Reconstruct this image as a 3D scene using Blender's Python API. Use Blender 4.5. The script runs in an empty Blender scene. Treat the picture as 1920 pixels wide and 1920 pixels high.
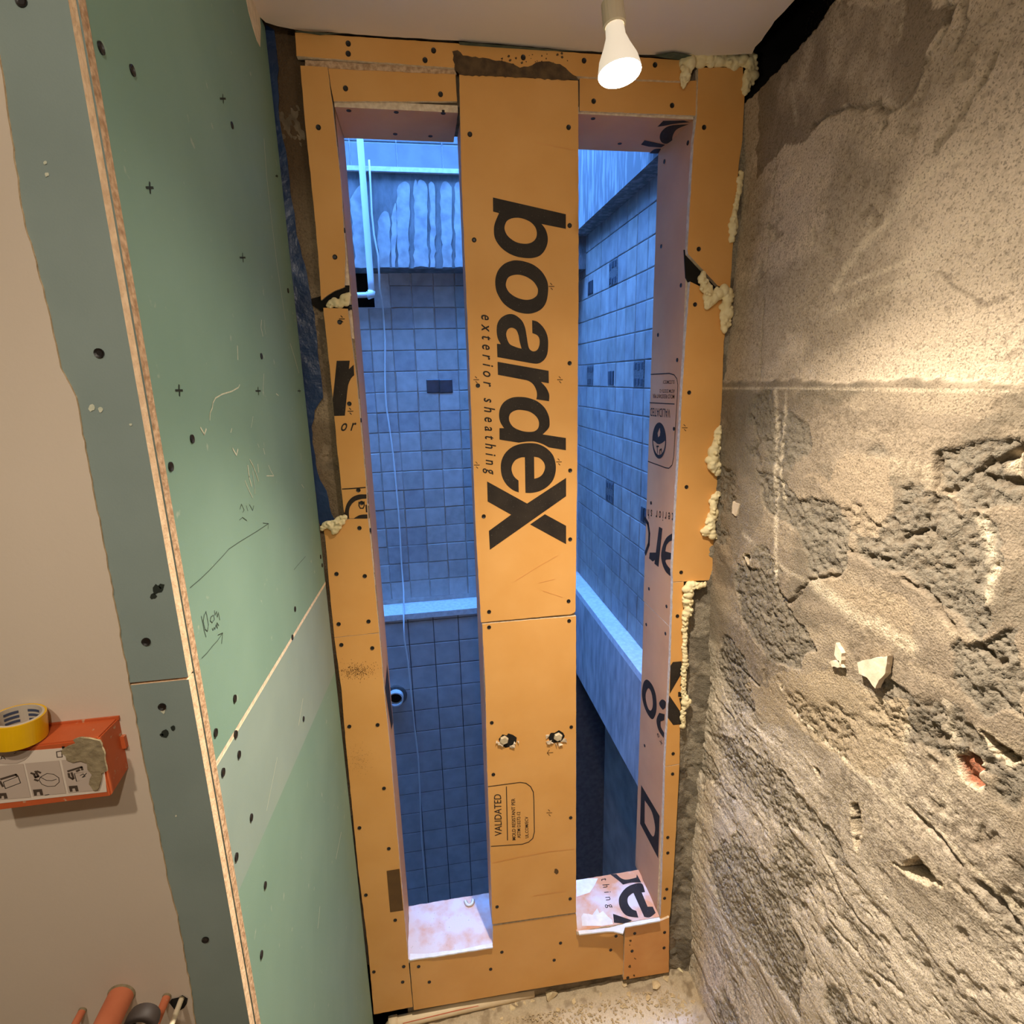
import bpy, bmesh, math, random
import numpy as np
from mathutils import Vector, Matrix
from mathutils.geometry import tessellate_polygon

random.seed(7); rng = np.random.default_rng(11)
scene = bpy.context.scene
COL = scene.collection
PI = math.pi
EYE = 1.74                                  # camera height over the floor
CAM = Vector((0, 0, EYE))
FPX = 1046.63                               # focal length in pixels of a 1920 px frame
XW = (0.98643291, 0.0612758, -0.15230034)   # room axes seen in camera axes (measured from the vanishing points)
YW = (-0.16237377, 0.22750676, -0.96014344)
ZW = (-0.0241842, 0.97184667, 0.23436973)

# ------------------------------------------------------------------ camera, sky, exposure
cd = bpy.data.cameras.new('camera'); cam = bpy.data.objects.new('camera', cd); COL.objects.link(cam)
cd.sensor_fit = 'HORIZONTAL'; cd.sensor_width = 36.0; cd.lens = 36.0 * FPX / 1920.0
cd.clip_start = 0.01; cd.clip_end = 100
cam.matrix_world = Matrix.Translation(CAM) @ Matrix((XW, YW, ZW)).to_4x4()
scene.camera = cam

w = bpy.data.worlds.new('world'); scene.world = w; w.use_nodes = True
bg = w.node_tree.nodes['Background']
bg.inputs[0].default_value = (0.10, 0.32, 1.0, 1)    # overcast dusk sky against warm lamps
bg.inputs[1].default_value = 37.0

vs = scene.view_settings
vs.view_transform = 'Standard'; vs.look = 'None'; vs.gamma = 1.0; vs.use_curve_mapping = False
vs.exposure = 0.0
LAMP_W = 116.0
LAMP_COL = (1.0, 0.87, 0.71)

# ------------------------------------------------------------------ measuring helpers
def ray(px, py):
    c = ((px - 960.0) / FPX, -(py - 960.0) / FPX, -1.0)
    return Vector((sum(a * b for a, b in zip(XW, c)), sum(a * b for a, b in zip(YW, c)), sum(a * b for a, b in zip(ZW, c))))
def onX(px, py, X): r = ray(px, py); return CAM + r * (X / r.x)
def onY(px, py, Y): r = ray(px, py); return CAM + r * (Y / r.y)
def onZ(px, py, Z): r = ray(px, py); return CAM + r * ((Z - EYE) / r.z)
def on(plane, px, py):
    a, v = plane
    return onX(px, py, v) if a == 'X' else onY(px, py, v) if a == 'Y' else onZ(px, py, v)
NORM = {'Y': Vector((0, -1, 0)), 'X+': Vector((1, 0, 0)), 'X-': Vector((-1, 0, 0)), 'Z+': Vector((0, 0, 1)), 'Z-': Vector((0, 0, -1))}
def srgb(r, g, b):
    f = lambda c: (c / 255 / 12.92) if c / 255 <= 0.04045 else ((c / 255 + 0.055) / 1.055) ** 2.4
    return (f(r), f(g), f(b))

# ------------------------------------------------------------------ materials
def mat(name, c1, c2=None, scale=8.0, rough=0.8, bump=0.0, bscale=60.0, spec=0.3, detail=6.0, contrast=(0.35, 0.65), attr=None,
        stretch=None, speck=None, emit=None, bdist=0.002):
    m = bpy.data.materials.new(name); m.use_nodes = True
    nt = m.node_tree; N = nt.nodes; L = nt.links
    b = N['Principled BSDF']; b.inputs['Roughness'].default_value = rough; b.inputs['Specular IOR Level'].default_value = spec
    tc = N.new('ShaderNodeNewGeometry'); src = tc.outputs['Position']
    if stretch:
        mp = N.new('ShaderNodeMapping'); mp.inputs['Scale'].default_value = stretch; L.new(src, mp.inputs[0]); src = mp.outputs[0]
    if attr:
        at = N.new('ShaderNodeAttribute'); at.attribute_name = attr; col = at.outputs['Color']
        nz = N.new('ShaderNodeTexNoise'); nz.inputs['Scale'].default_value = scale; nz.inputs['Detail'].default_value = detail; L.new(src, nz.inputs['Vector'])
        mr = N.new('ShaderNodeMapRange'); mr.inputs[1].default_value = 0.3; mr.inputs[2].default_value = 0.7
        mr.inputs[3].default_value = 0.88; mr.inputs[4].default_value = 1.10; L.new(nz.outputs['Fac'], mr.inputs[0])
        mx = N.new('ShaderNodeMix'); mx.data_type = 'RGBA'; mx.blend_type = 'MULTIPLY'; mx.inputs[0].default_value = 1.0
        L.new(col, mx.inputs[6]); L.new(mr.outputs[0], mx.inputs[7]); col = mx.outputs[2]
    elif c2 is not None:
        nz = N.new('ShaderNodeTexNoise'); nz.inputs['Scale'].default_value = scale; nz.inputs['Detail'].default_value = detail; L.new(src, nz.inputs['Vector'])
        rp = N.new('ShaderNodeValToRGB'); L.new(nz.outputs['Fac'], rp.inputs[0])
        rp.color_ramp.elements[0].position, rp.color_ramp.elements[1].position = contrast
        rp.color_ramp.elements[0].color = (*c1, 1); rp.color_ramp.elements[1].color = (*c2, 1); col = rp.outputs[0]
    else:
        rgb = N.new('ShaderNodeRGB'); rgb.outputs[0].default_value = (*c1, 1); col = rgb.outputs[0]
    if speck:
        sc, thr, scol = speck
        n2 = N.new('ShaderNodeTexNoise'); n2.inputs['Scale'].default_value = sc; n2.inputs['Detail'].default_value = 3; L.new(tc.outputs['Position'], n2.inputs['Vector'])
        r2 = N.new('ShaderNodeMapRange'); r2.inputs[1].default_value = thr; r2.inputs[2].default_value = thr + (0.10 if attr else 0.06); r2.inputs[4].default_value = 0.55 if attr else 1.0; L.new(n2.outputs['Fac'], r2.inputs[0])
        m2 = N.new('ShaderNodeMix'); m2.data_type = 'RGBA'; L.new(r2.outputs[0], m2.inputs[0]); L.new(col, m2.inputs[6]); m2.inputs[7].default_value = (*scol, 1); col = m2.outputs[2]
    L.new(col, b.inputs['Base Color'])
    if bump:
        n3 = N.new('ShaderNodeTexNoise'); n3.inputs['Scale'].default_value = bscale; n3.inputs['Detail'].default_value = 8; L.new(src, n3.inputs['Vector'])
        bp = N.new('ShaderNodeBump'); bp.inputs['Strength'].default_value = bump; bp.inputs['Distance'].default_value = bdist
        L.new(n3.outputs['Fac'], bp.inputs['Height']); L.new(bp.outputs[0], b.inputs['Normal'])
    if emit:
        b.inputs['Emission Color'].default_value = (*emit[0], 1); b.inputs['Emission Strength'].default_value = emit[1]
    return m

M = {}
M['paper'] = mat('orange_board_paper', srgb(216, 158, 86), srgb(224, 168, 98), 9, 0.62, 0.12, 900, contrast=(0.3, 0.7), bdist=0.0006)
M['paper_pink'] = mat('reveal_board_paper', srgb(208, 154, 108), srgb(218, 164, 116), 9, 0.62, 0.12, 900, bdist=0.0006)
M['paper_tan'] = mat('tan_board_paper', srgb(216, 150, 84), srgb(226, 164, 98), 12, 0.62, 0.12, 900, bdist=0.0006)
M['paper_dusty'] = mat('dusty_sill_paper', srgb(216, 168, 138), srgb(222, 210, 206), 20, 0.8, 0.2, 300, contrast=(0.30, 0.56))
M['paper_dusty2'] = mat('dusty_sill_paper_clear', srgb(218, 156, 112), srgb(222, 210, 206), 13, 0.8, 0.2, 300, contrast=(0.42, 0.62))
M['gypsum'] = mat('gypsum_core', srgb(232, 214, 188), srgb(206, 184, 156), 120, 0.95, 0.6, 260)
M['gyps_warm'] = mat('gypsum_cut_edge', srgb(236, 208, 172), srgb(214, 182, 146), 90, 0.95, 0.7, 240)
M['gyps_brown'] = mat('gypsum_cut_rough', srgb(214, 182, 148), srgb(168, 134, 102), 160, 0.95, 0.9, 220)
M['ink'] = mat('printed_black_ink', srgb(38, 31, 26), srgb(50, 42, 34), 20, 0.7, 0.1, 500, speck=(520, 0.69, srgb(150, 140, 125)))
M['ink_brown'] = mat('printed_brown_ink', srgb(92, 66, 36), srgb(104, 76, 42), 30, 0.7)
M['screw'] = mat('black_screw', srgb(24, 20, 18), None, rough=0.45, spec=0.5)
M['green'] = mat('green_plasterboard', srgb(118, 149, 133), srgb(125, 155, 139), 7, 0.7, 0.15, 700, contrast=(0.3, 0.7), bdist=0.0006, speck=(46, 0.70, srgb(152, 168, 152)))
M['greenlow'] = mat('pale_green_plasterboard', srgb(134, 153, 145), srgb(140, 158, 149), 9, 0.7, 0.15, 700, bdist=0.0006)
M['greylining'] = mat('grey_plasterboard', srgb(128, 143, 138), srgb(135, 150, 145), 10, 0.75, 0.15, 600, bdist=0.0006)
M['beige'] = mat('beige_wall_coat', srgb(202, 188, 170), srgb(206, 192, 174), 5, 0.85, 0.1, 300, bdist=0.001)
M['ceil'] = mat('ceiling_paint', srgb(226, 212, 198), srgb(230, 217, 204), 5, 0.9, 0.08, 400, bdist=0.001)
M['ceil_edge'] = mat('ceiling_board_edge', srgb(70, 84, 76), srgb(96, 104, 92), 60, 0.95, 0.6, 150)
M['concrete'] = mat('raw_concrete', srgb(150, 132, 108), srgb(98, 86, 70), 22, 0.95, 0.9, 110, bdist=0.004)
M['cement'] = mat('grey_cement', srgb(150, 140, 122), srgb(120, 112, 98), 30, 0.95, 0.9, 140, bdist=0.004)
M['rough'] = mat('rough_plaster', None, scale=260, rough=0.95, bump=1.0, bscale=300, attr='Col', spec=0.15, bdist=0.0024, speck=(330, 0.545, srgb(92, 80, 66)))
M['floor'] = mat('dusty_floor', None, scale=240, rough=0.9, bump=0.7, bscale=260, attr='Col', spec=0.2)
M['dustwhite'] = mat('plaster_dust', srgb(240, 238, 236), srgb(228, 224, 220), 60, 0.95, 0.5, 160)
M['dark'] = mat('void_shade_paint', srgb(22, 20, 18), srgb(34, 30, 27), 20, 0.95)  # near-black colour that puts shade into voids and holes
M['dirt'] = mat('cement_smear', srgb(78, 62, 46), srgb(104, 84, 60), 70, 0.95, 0.4, 200)
M['foam'] = mat('expanding_foam', srgb(240, 226, 182), srgb(230, 212, 164), 40, 0.75, 0.35, 130, spec=0.3)
M['tarp'] = mat('blue_plastic_sheet', srgb(36, 60, 100), srgb(24, 44, 80), 14, 0.35, 0.5, 30, spec=0.5, bdist=0.01)
M['scuff'] = mat('pale_scuff', srgb(206, 206, 184), srgb(186, 192, 170), 200, 0.9)
M['pencil'] = mat('pencil_line', srgb(62, 76, 66), None, rough=0.8)
M['mark'] = mat('printed_mark', srgb(36, 44, 38), None, rough=0.8)
M['plasterwhite'] = mat('white_plaster', srgb(232, 216, 190), srgb(208, 190, 164), 60, 0.95, 0.5, 120)
M['brick'] = mat('red_brick', srgb(150, 84, 56), srgb(176, 104, 70), 90, 0.95, 0.8, 150)
M['box'] = mat('orange_plastic', srgb(190, 92, 50), srgb(182, 86, 46), 40, 0.45, 0.1, 200, speck=(140, 0.66, srgb(186, 150, 120)))
M['sticker'] = mat('white_sticker', srgb(214, 200, 184), None, rough=0.5)
M['stickgrey'] = mat('grey_panel_print', srgb(184, 168, 154), None, rough=0.5)
M['stickink'] = mat('sticker_ink', srgb(72, 60, 50), None, rough=0.6)
M['mortar'] = mat('dried_mortar', srgb(150, 136, 106), srgb(126, 112, 86), 120, 0.95, 0.8, 220)
M['tape'] = mat('yellow_tape', srgb(226, 178, 12), srgb(214, 166, 10), 25, 0.25, 0.0, spec=0.5)
M['tapecore'] = mat('grey_card_core', srgb(190, 178, 160), None, rough=0.8)
M['tapeprint'] = mat('core_print_blue', srgb(66, 74, 96), None, rough=0.8)
M['pipe'] = mat('terracotta_pipe', srgb(206, 122, 86), srgb(194, 110, 76), 40, 0.5, 0.1, 100, speck=(130, 0.70, srgb(200, 170, 140)))
M['pipedark'] = mat('pipe_inside', srgb(96, 36, 24), None, rough=0.6)
M['rubber'] = mat('black_rubber', srgb(44, 36, 32), None, rough=0.6)
M['cable'] = mat('white_cable', srgb(214, 200, 172), None, rough=0.5)
M['pvc'] = mat('white_pvc', srgb(224, 226, 222), None, rough=0.4)
M['bolt'] = mat('dusty_bolt', srgb(206, 190, 160), srgb(182, 164, 134), 80, 0.6)
M['conduit'] = mat('cream_plastic_pipe', srgb(230, 208, 172), srgb(220, 196, 158), 20, 0.5)
M['red'] = mat('red_stripe', srgb(190, 96, 70), None, rough=0.6)
M['chip'] = mat('plaster_chip', srgb(222, 200, 160), srgb(196, 172, 132), 90, 0.95)
M['crumb'] = mat('floor_crumbs', srgb(216, 196, 160), srgb(184, 164, 132), 50, 0.95)
M['socket'] = mat('ceramic_socket', srgb(214, 200, 172), None, rough=0.5)
M['bulbbody'] = mat('bulb_body', srgb(236, 228, 214), None, rough=0.4)
M['bulbbody'].node_tree.nodes['Principled BSDF'].inputs['Emission Color'].default_value = (1.0, 0.86, 0.66, 1); M['bulbbody'].node_tree.nodes['Principled BSDF'].inputs['Emission Strength'].default_value = 0.55   # frosted body glows
M['lens'] = mat('lit_lens', srgb(255, 250, 240), None, rough=0.4, emit=((1.0, 0.93, 0.80), 22.0))
M['wire'] = mat('thin_wire', srgb(150, 128, 104), None, rough=0.5)
for k, (a, b_) in enumerate([((190, 182, 174), (172, 164, 156)), ((184, 176, 168), (166, 158, 150)), ((194, 187, 180), (178, 170, 162)), ((178, 172, 168), (160, 154, 150))]):
    M['tile%d' % k] = mat('stone_tile_%d' % k, srgb(*a), srgb(*b_), 26, 0.6, 0.3, 90)
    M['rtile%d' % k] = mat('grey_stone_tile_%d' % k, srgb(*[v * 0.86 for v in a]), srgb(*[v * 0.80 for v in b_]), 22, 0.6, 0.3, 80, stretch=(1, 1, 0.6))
M['utile'] = mat('upper_tile_dimmed', srgb(112, 110, 108), srgb(104, 102, 100), 16, 0.5)  # tone darkened to hold down the skylight on the top rows
M['grout'] = mat('grout', srgb(214, 210, 204), srgb(196, 192, 186), 40, 0.9)
M['groutdark'] = mat('dark_grout', srgb(88, 84, 82), srgb(104, 100, 96), 40, 0.9)
M['ltile'] = mat('grey_glazed_tile', srgb(196, 194, 192), srgb(180, 178, 176), 16, 0.5, 0.1, 40)
M['darktile'] = mat('dark_glass_tile', srgb(58, 66, 76), srgb(42, 50, 60), 30, 0.3, spec=0.5)
M['mosaic'] = mat('mosaic_ground', srgb(112, 110, 108), srgb(80, 79, 80), 160, 0.6, 0.4, 200)
M['beam'] = mat('concrete_beam', srgb(112, 112, 112), srgb(150, 149, 147), 14, 0.9, 0.4, 50, contrast=(0.46, 0.62), stretch=(3, 3, 0.5), bdist=0.006)
M['beamdark'] = mat('weathered_concrete', srgb(134, 133, 132), srgb(108, 107, 106), 14, 0.9, 0.5, 70, stretch=(2, 2, 0.8), bdist=0.006)
M['drip'] = mat('lime_drip', srgb(184, 182, 178), srgb(152, 150, 148), 22, 0.9, 0.4, 60)
M['ledge'] = mat('pale_ledge', srgb(226, 226, 224), srgb(206, 206, 204), 60, 0.8, 0.3, 90)
M['wetwall'] = mat('rendered_shaft_wall', srgb(186, 184, 182), srgb(150, 148, 148), 10, 0.85, 0.4, 50, stretch=(2.5, 2.5, 0.7), bdist=0.006)
M['recess'] = mat('brown_recess_wall', srgb(158, 142, 126), srgb(134, 120, 108), 10, 0.9)
M['shaftdark'] = mat('shaft_base', srgb(176, 172, 168), srgb(150, 146, 142), 10, 0.9)

# ------------------------------------------------------------------ object helpers
ORG = {}
def link(o, origin, parent=None):
    o.location = Vector(origin) - (ORG[parent.name] if parent else Vector((0, 0, 0)))
    if parent: o.parent = parent
    COL.objects.link(o); ORG[o.name] = Vector(origin)
    return o
def tag(o, label=None, cat=None, group=None, kind=None):
    if label: o['label'] = label
    if cat: o['category'] = cat
    if group: o['group'] = group
    if kind: o['kind'] = kind
    return o
def mk(name, verts, faces, mats, parent=None, fm=None, smooth=False, origin=None):
    """one mesh object from world-space vertices"""
    vv = np.array([tuple(v) for v in verts], dtype=float)
    if origin is None:
        origin = Vector((float(vv[:, 0].mean()), float(vv[:, 1].mean()), float(vv[:, 2].min())))
    vv = vv - np.array(tuple(origin))
    me = bpy.data.meshes.new(name); me.from_pydata(vv.tolist(), [], faces); me.update()
    for m_ in (mats if isinstance(mats, (list, tuple)) else [mats]): me.materials.append(m_)
    if fm: me.polygons.foreach_set('material_index', fm)
    if smooth: me.polygons.foreach_set('use_smooth', [True] * len(me.polygons))
    o = bpy.data.objects.new(name, me)
    return link(o, origin, parent)
def empty(name, loc):
    o = bpy.data.objects.new(name, None); o.empty_display_size = 0.05
    return link(o, loc)
def inst(name, me, loc, parent, rot=None, scale=None):
    o = bpy.data.objects.new(name, me)
    if rot is not None: o.rotation_euler = rot
    if scale is not None: o.scale = scale
    return link(o, loc, parent)
BF = [(0, 3, 2, 1), (4, 5, 6, 7), (0, 1, 5, 4), (1, 2, 6, 5), (2, 3, 7, 6), (3, 0, 4, 7)]
def boxv(a, b):
    x0, y0, z0 = a; x1, y1, z1 = b
    return [(x0, y0, z0), (x1, y0, z0), (x1, y1, z0), (x0, y1, z0), (x0, y0, z1), (x1, y0, z1), (x1, y1, z1), (x0, y1, z1)]
def boxes(name, lst, m, parent=None):
    V = []; F = []
    for a, b in lst:
        k = len(V); V += boxv(a, b); F += [tuple(i + k for i in f) for f in BF]
    return mk(name, V, F, m, parent, [min(i // 6, len(m) - 1) for i in range(len(F))] if isinstance(m, list) else None)
def struct(o): o['kind'] = 'structure'; return o

def plate(name, pts, normal, thick, mats, parent=None, jag=0.0, step=0.012):
    """extruded polygon: pts are world points of the front face; slot 0 = faces, slot 1 = cut edges"""
    P = [Vector(p) for p in pts]
    if jag:
        Q = []
        for i, p in enumerate(P):
            q = P[(i + 1) % len(P)]; n = max(1, int((q - p).length / step))
            d = (q - p); s = normal.cross(d)
            if s.length > 0: s.normalize()
            for k in range(n):
                Q.append(p + d * (k / n) + (s * random.uniform(-jag, jag) if k else Vector((0, 0, 0))))
        P = Q
    n = len(P)
    back = [p - normal * thick for p in P]
    tri = tessellate_polygon([P])
    nrm = Vector((0, 0, 0))
    for t in tri: nrm += (P[t[1]] - P[t[0]]).cross(P[t[2]] - P[t[0]])
    fl = nrm.dot(normal) < 0
    area = 0
    F = []; FM = []
    for t in tri:
        c = (P[t[1]] - P[t[0]]).cross(P[t[2]] - P[t[0]])
        t = tuple(t) if c.dot(normal) > 0 else tuple(reversed(t))
        F.append(t); FM.append(0)
        F.append(tuple(n + i for i in reversed(t))); FM.append(0)
    # winding of outline
    wsum = Vector((0, 0, 0))
    for i in range(n): wsum += P[i].cross(P[(i + 1) % n])
    ccw = wsum.dot(normal) > 0
    for i in range(n):
        j = (i + 1) % n
        F.append((i, i + n, j + n, j) if ccw else (i, j, j + n, i + n)); FM.append(1)
    return mk(name, P + back, F, mats, parent, FM)

def flat(name, polys, m, parent=None):
    """flat print: polys = list of [outer, hole, ...] of world points"""
    V = []; F = []
    for rings in polys:
        k = len(V); vs_ = [Vector(p) for r in rings for p in r]
        tri = tessellate_polygon([[Vector(p) for p in r] for r in rings])
        V += vs_; F += [tuple(i + k for i in t) for t in tri]
    o = mk(name, V, F, m, parent)
    if name in ('printed_ticks', 'pale_scratches', 'smear_specks', 'dirt_spots', 'printed_crosses', 'pencil_notes', 'scuff_marks', 'torn_paper', 'grey_panels', 'printed_blocks', 'printed_octagon', 'printed_emblem', 'stamp_border', 'printed_letters'): o['kind'] = 'stuff'
    return o

def spl(s, sx=1.0, ox=0.0, oy=0.0, n=5):
    """'C1,2 S3,4' -> smooth closed outline in photo pixels (crop scale sx, crop origin ox, oy)"""
    T = [(t[0], *[float(v) for v in t[1:].split(',')]) for t in s.split()]
    out = []; N_ = len(T)
    for i in range(N_):
        k1, x1, y1 = T[i]; k2, x2, y2 = T[(i + 1) % N_]
        k0, x0, y0 = T[i - 1] if k1 == 'S' else T[i]
        k3, x3, y3 = T[(i + 2) % N_] if k2 == 'S' else T[(i + 1) % N_]
        if k1 == 'C' and k2 == 'C': out.append((x1, y1)); continue
        for j in range(n):
            t = j / n; a = -0.5 * t + t * t - 0.5 * t ** 3; b = 1 - 2.5 * t * t + 1.5 * t ** 3; c = 0.5 * t + 2 * t * t - 1.5 * t ** 3; d = -0.5 * t * t + 0.5 * t ** 3
            out.append((a * x0 + b * x1 + c * x2 + d * x3, a * y0 + b * y1 + c * y2 + d * y3))
    return [(x / sx + ox, y / sx + oy) for x, y in out]
def px(poly, plane): return [on(plane, x, y) for x, y in poly]
def strokes(lines, plane, width):
    """ribbons along pixel polylines -> list of polygons on the plane (world metres width)"""
    a = plane[0]; nv = NORM['Y'] if a == 'Y' else Vector((1, 0, 0)) if a == 'X' else Vector((0, 0, 1))
    out = []
    for ln in lines:
        wd = width
        if isinstance(ln, tuple): ln, wd = ln
        P = [on(plane, x, y) for x, y in ln]
        for p, q in zip(P[:-1], P[1:]):
            d = q - p
            if d.length < 1e-6: continue
            s = nv.cross(d).normalized() * wd / 2; e = d.normalized() * wd * 0.25
            out.append([[p - s - e, q - s + e, q + s + e, p + s - e]])
    return out

_txt = {}
def text2d(body, shear=0.0, space=1.0, offset=0.0):
    cu = bpy.data.curves.new('t', 'FONT'); cu.body = body; cu.shear = shear; cu.space_character = space; cu.offset = offset; cu.resolution_u = 3
    o = bpy.data.objects.new('t', cu); COL.objects.link(o)
    dg = bpy.context.evaluated_depsgraph_get(); me = bpy.data.meshes.new_from_object(o.evaluated_get(dg))
    V = [(v.co.x, v.co.y) for v in me.vertices]; F = [tuple(p.vertices) for p in me.polygons]
    bpy.data.objects.remove(o); bpy.data.curves.remove(cu); bpy.data.meshes.remove(me)
    return V, F
REFH = {c: max(v[1] for v in text2d(c)[0]) for c in 'xH'}
def text_on(name, body, start, end, up, plane, m, parent, ref='H', shear=0.0, space=1.0, offset=0.0):
    """flat printed text: baseline start/end pixels and the pixel of the top of the reference letter above start"""
    V, F = text2d(body, shear, space, offset)
    a, b, c = on(plane, *start), on(plane, *end), on(plane, *up)
    x0 = min(v[0] for v in V); x1 = max(v[0] for v in V)
    U = (b - a) / (x1 - x0); W = (c - a) / REFH[ref]
    return tag(mk(name, [a + U * (x - x0) + W * y for x, y in V], F, m, parent), kind='stuff')

# ------------------------------------------------------------------ noise (numpy)
def vnoise(x, y, seed):
    xi = np.floor(x).astype(np.int64); yi = np.floor(y).astype(np.int64); fx = x - xi; fy = y - yi
    fx = fx * fx * fx * (fx * (fx * 6 - 15) + 10); fy = fy * fy * fy * (fy * (fy * 6 - 15) + 10)
    def h(i, j):
        n = (i * 374761393 + j * 668265263 + seed * 974634777) & 0x7fffffff
        n = ((n ^ (n >> 13)) * 1274126177) & 0x7fffffff
        return ((n ^ (n >> 16)) & 0xffff) / 65535.0
    return (h(xi, yi) * (1 - fx) + h(xi + 1, yi) * fx) * (1 - fy) + (h(xi, yi + 1) * (1 - fx) + h(xi + 1, yi + 1) * fx) * fy
def fbm(x, y, sx, sy, octv=5, seed=1, gain=0.5):
    r = 0; a = 1; t = 0
    for k in range(octv):
        r = r + a * vnoise(x * sx * 2 ** k + 17.3 * k, y * sy * 2 ** k + 5.1 * k, seed + k); t += a; a *= gain
    return r / t
def inpoly(x, y, P):
    r = np.zeros(x.shape, bool); n = len(P)
    for i in range(n):
        x0, y0 = P[i]; x1, y1 = P[(i + 1) % n]
        if y0 == y1: continue
        r ^= ((y0 > y) != (y1 > y)) & (x < (x1 - x0) * (y - y0) / (y1 - y0) + x0)
    return r
def dline(x, y, P):
    d = np.full(x.shape, 9.0)
    for (x0, y0), (x1, y1) in zip(P[:-1], P[1:]):
        dx, dy = x1 - x0, y1 - y0; L2 = dx * dx + dy * dy + 1e-12
        t = np.clip(((x - x0) * dx + (y - y0) * dy) / L2, 0, 1)
        d = np.minimum(d, np.hypot(x - x0 - t * dx, y - y0 - t * dy))
    return d
def sm(a, b, v): t = np.clip((v - a) / (b - a), 0, 1); return t * t * (3 - 2 * t)
def grid_obj(name, P3, cols, m, parent=None, smooth=True, flip=False):
    """P3: (n, m, 3) array of world points"""
    n, k, _ = P3.shape
    idx = np.arange(n * k).reshape(n, k)
    q = np.stack([idx[:-1, :-1], idx[:-1, 1:], idx[1:, 1:], idx[1:, :-1]], -1).reshape(-1, 4)
    if flip: q = q[:, ::-1]
    me = bpy.data.meshes.new(name)
    me.vertices.add(n * k); me.vertices.foreach_set('co', P3.reshape(-1).astype(np.float32))
    me.loops.add(q.size); me.loops.foreach_set('vertex_index', q.reshape(-1).astype(np.int32))
    me.polygons.add(len(q)); me.polygons.foreach_set('loop_start', np.arange(0, q.size, 4, dtype=np.int32))
    me.update(calc_edges=True)
    if smooth: me.polygons.foreach_set('use_smooth', np.ones(len(q), bool))
    if cols is not None:
        ca = me.color_attributes.new('Col', 'FLOAT_COLOR', 'POINT')
        c4 = np.ones((n * k, 4), np.float32); c4[:, :3] = cols.reshape(-1, 3); ca.data.foreach_set('color', c4.reshape(-1))
    me.materials.append(m)
    o = bpy.data.objects.new(name, me); COL.objects.link(o); ORG[o.name] = Vector((0, 0, 0))
    if parent: o.parent = parent; o.location = -ORG[parent.name]
    return o

# ================================================================== ROOM SHELL
WY = 1.2                  # front plane of the boards on the window wall
GX = -0.225               # face of the green side wall
FY = 0.507                # face of the lining wall on the left
RX = 0.69                 # face of the rough right wall
CZ = EYE + 0.60           # ceiling
ZS = EYE - 1.50           # sill
JL, JR = -0.121, 0.586    # faces of the two jambs
YB = 1.352                # outer edge of the reveals

# ---- floor
ys = np.concatenate([np.linspace(-1.8, 0.7, 26)[:-1], np.linspace(0.7, 1.3, 150)]); xs = np.concatenate([np.linspace(-1.5, -0.26, 14)[:-1], np.linspace(-0.26, 0.78, 240)])
X_, Y_ = np.meshgrid(xs, ys)
hf = (fbm(X_, Y_, 6, 6, 5, 3) - 0.5) * 0.012 + (fbm(X_, Y_, 60, 60, 3, 9) - 0.5) * 0.004
near = sm(0.10, 0.0, 1.2 - Y_) + sm(0.09, 0.0, RX - X_)
hf += np.clip(near, 0, 1.3) * (fbm(X_, Y_, 40, 40, 4, 21)) * 0.014
c0 = np.array(srgb(186, 168, 140)); c1 = np.array(srgb(226, 216, 204)); c2 = np.array(srgb(150, 132, 106))
t = sm(0.45, 0.62, fbm(X_, Y_, 7, 7, 4, 31)) * (1 - np.clip(near, 0, 1)); u = sm(0.5, 0.75, fbm(X_, Y_, 50, 50, 3, 33)) * np.clip(near, 0, 1)
cf = c0 + (c1 - c0) * t[..., None] + (c2 - c0) * u[..., None]
fl = grid_obj('floor', np.stack([X_, Y_, hf], -1), cf, M['floor']); struct(fl)
boxes('floor_slab', [((-1.6, -1.9, -0.15), (1.0, 1.36, -0.02))], M['cement'], fl)

# ---- ceiling board with torn edges
ce = [onZ(x, y, CZ) for x, y in [(498, 42), (520, 49), (545, 54), (575, 59), (620, 60), (700, 67), (790, 72), (852, 76), (950, 84), (1040, 92), (1136, 98), (1215, 103), (1250, 101), (1280, 106), (1340, 104), (1410, 101), (1416, 88), (1428, 76), (1440, 58), (1452, 40), (1470, 22), (1490, 0)]]
ce += [Vector((0.655, 0.85, CZ)), Vector((0.66, 0.5, CZ)), Vector((0.655, -1.8, CZ)), Vector((-1.5, -1.8, CZ)), Vector((-1.5, FY + 0.02, CZ)), Vector((GX - 0.012, FY + 0.02, CZ)), Vector((GX - 0.004, 1.15, CZ))]
cl = struct(plate('ceiling', ce, NORM['Z-'], 0.0125, [M['ceil'], M['ceil_edge']], jag=0.0012, step=0.014))
boxes('upper_slab', [((-1.6, -1.9, EYE + 0.86), (1.0, 1.36, EYE + 1.0))], M['dark'], cl)
# torn green paper along the edge
flaps = []
for a in [[(552, 57), (640, 63), (600, 66), (556, 60)], [(860, 78), (960, 86), (1040, 93), (1090, 97), (950, 93), (862, 84)], [(1225, 103), (1262, 98), (1298, 104), (1276, 113), (1235, 107)]]:
    flaps.append([[onZ(x, y, CZ - 0.004) for x, y in a]])
flat('torn_paper', flaps, M['ceil_edge'], cl)

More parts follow.
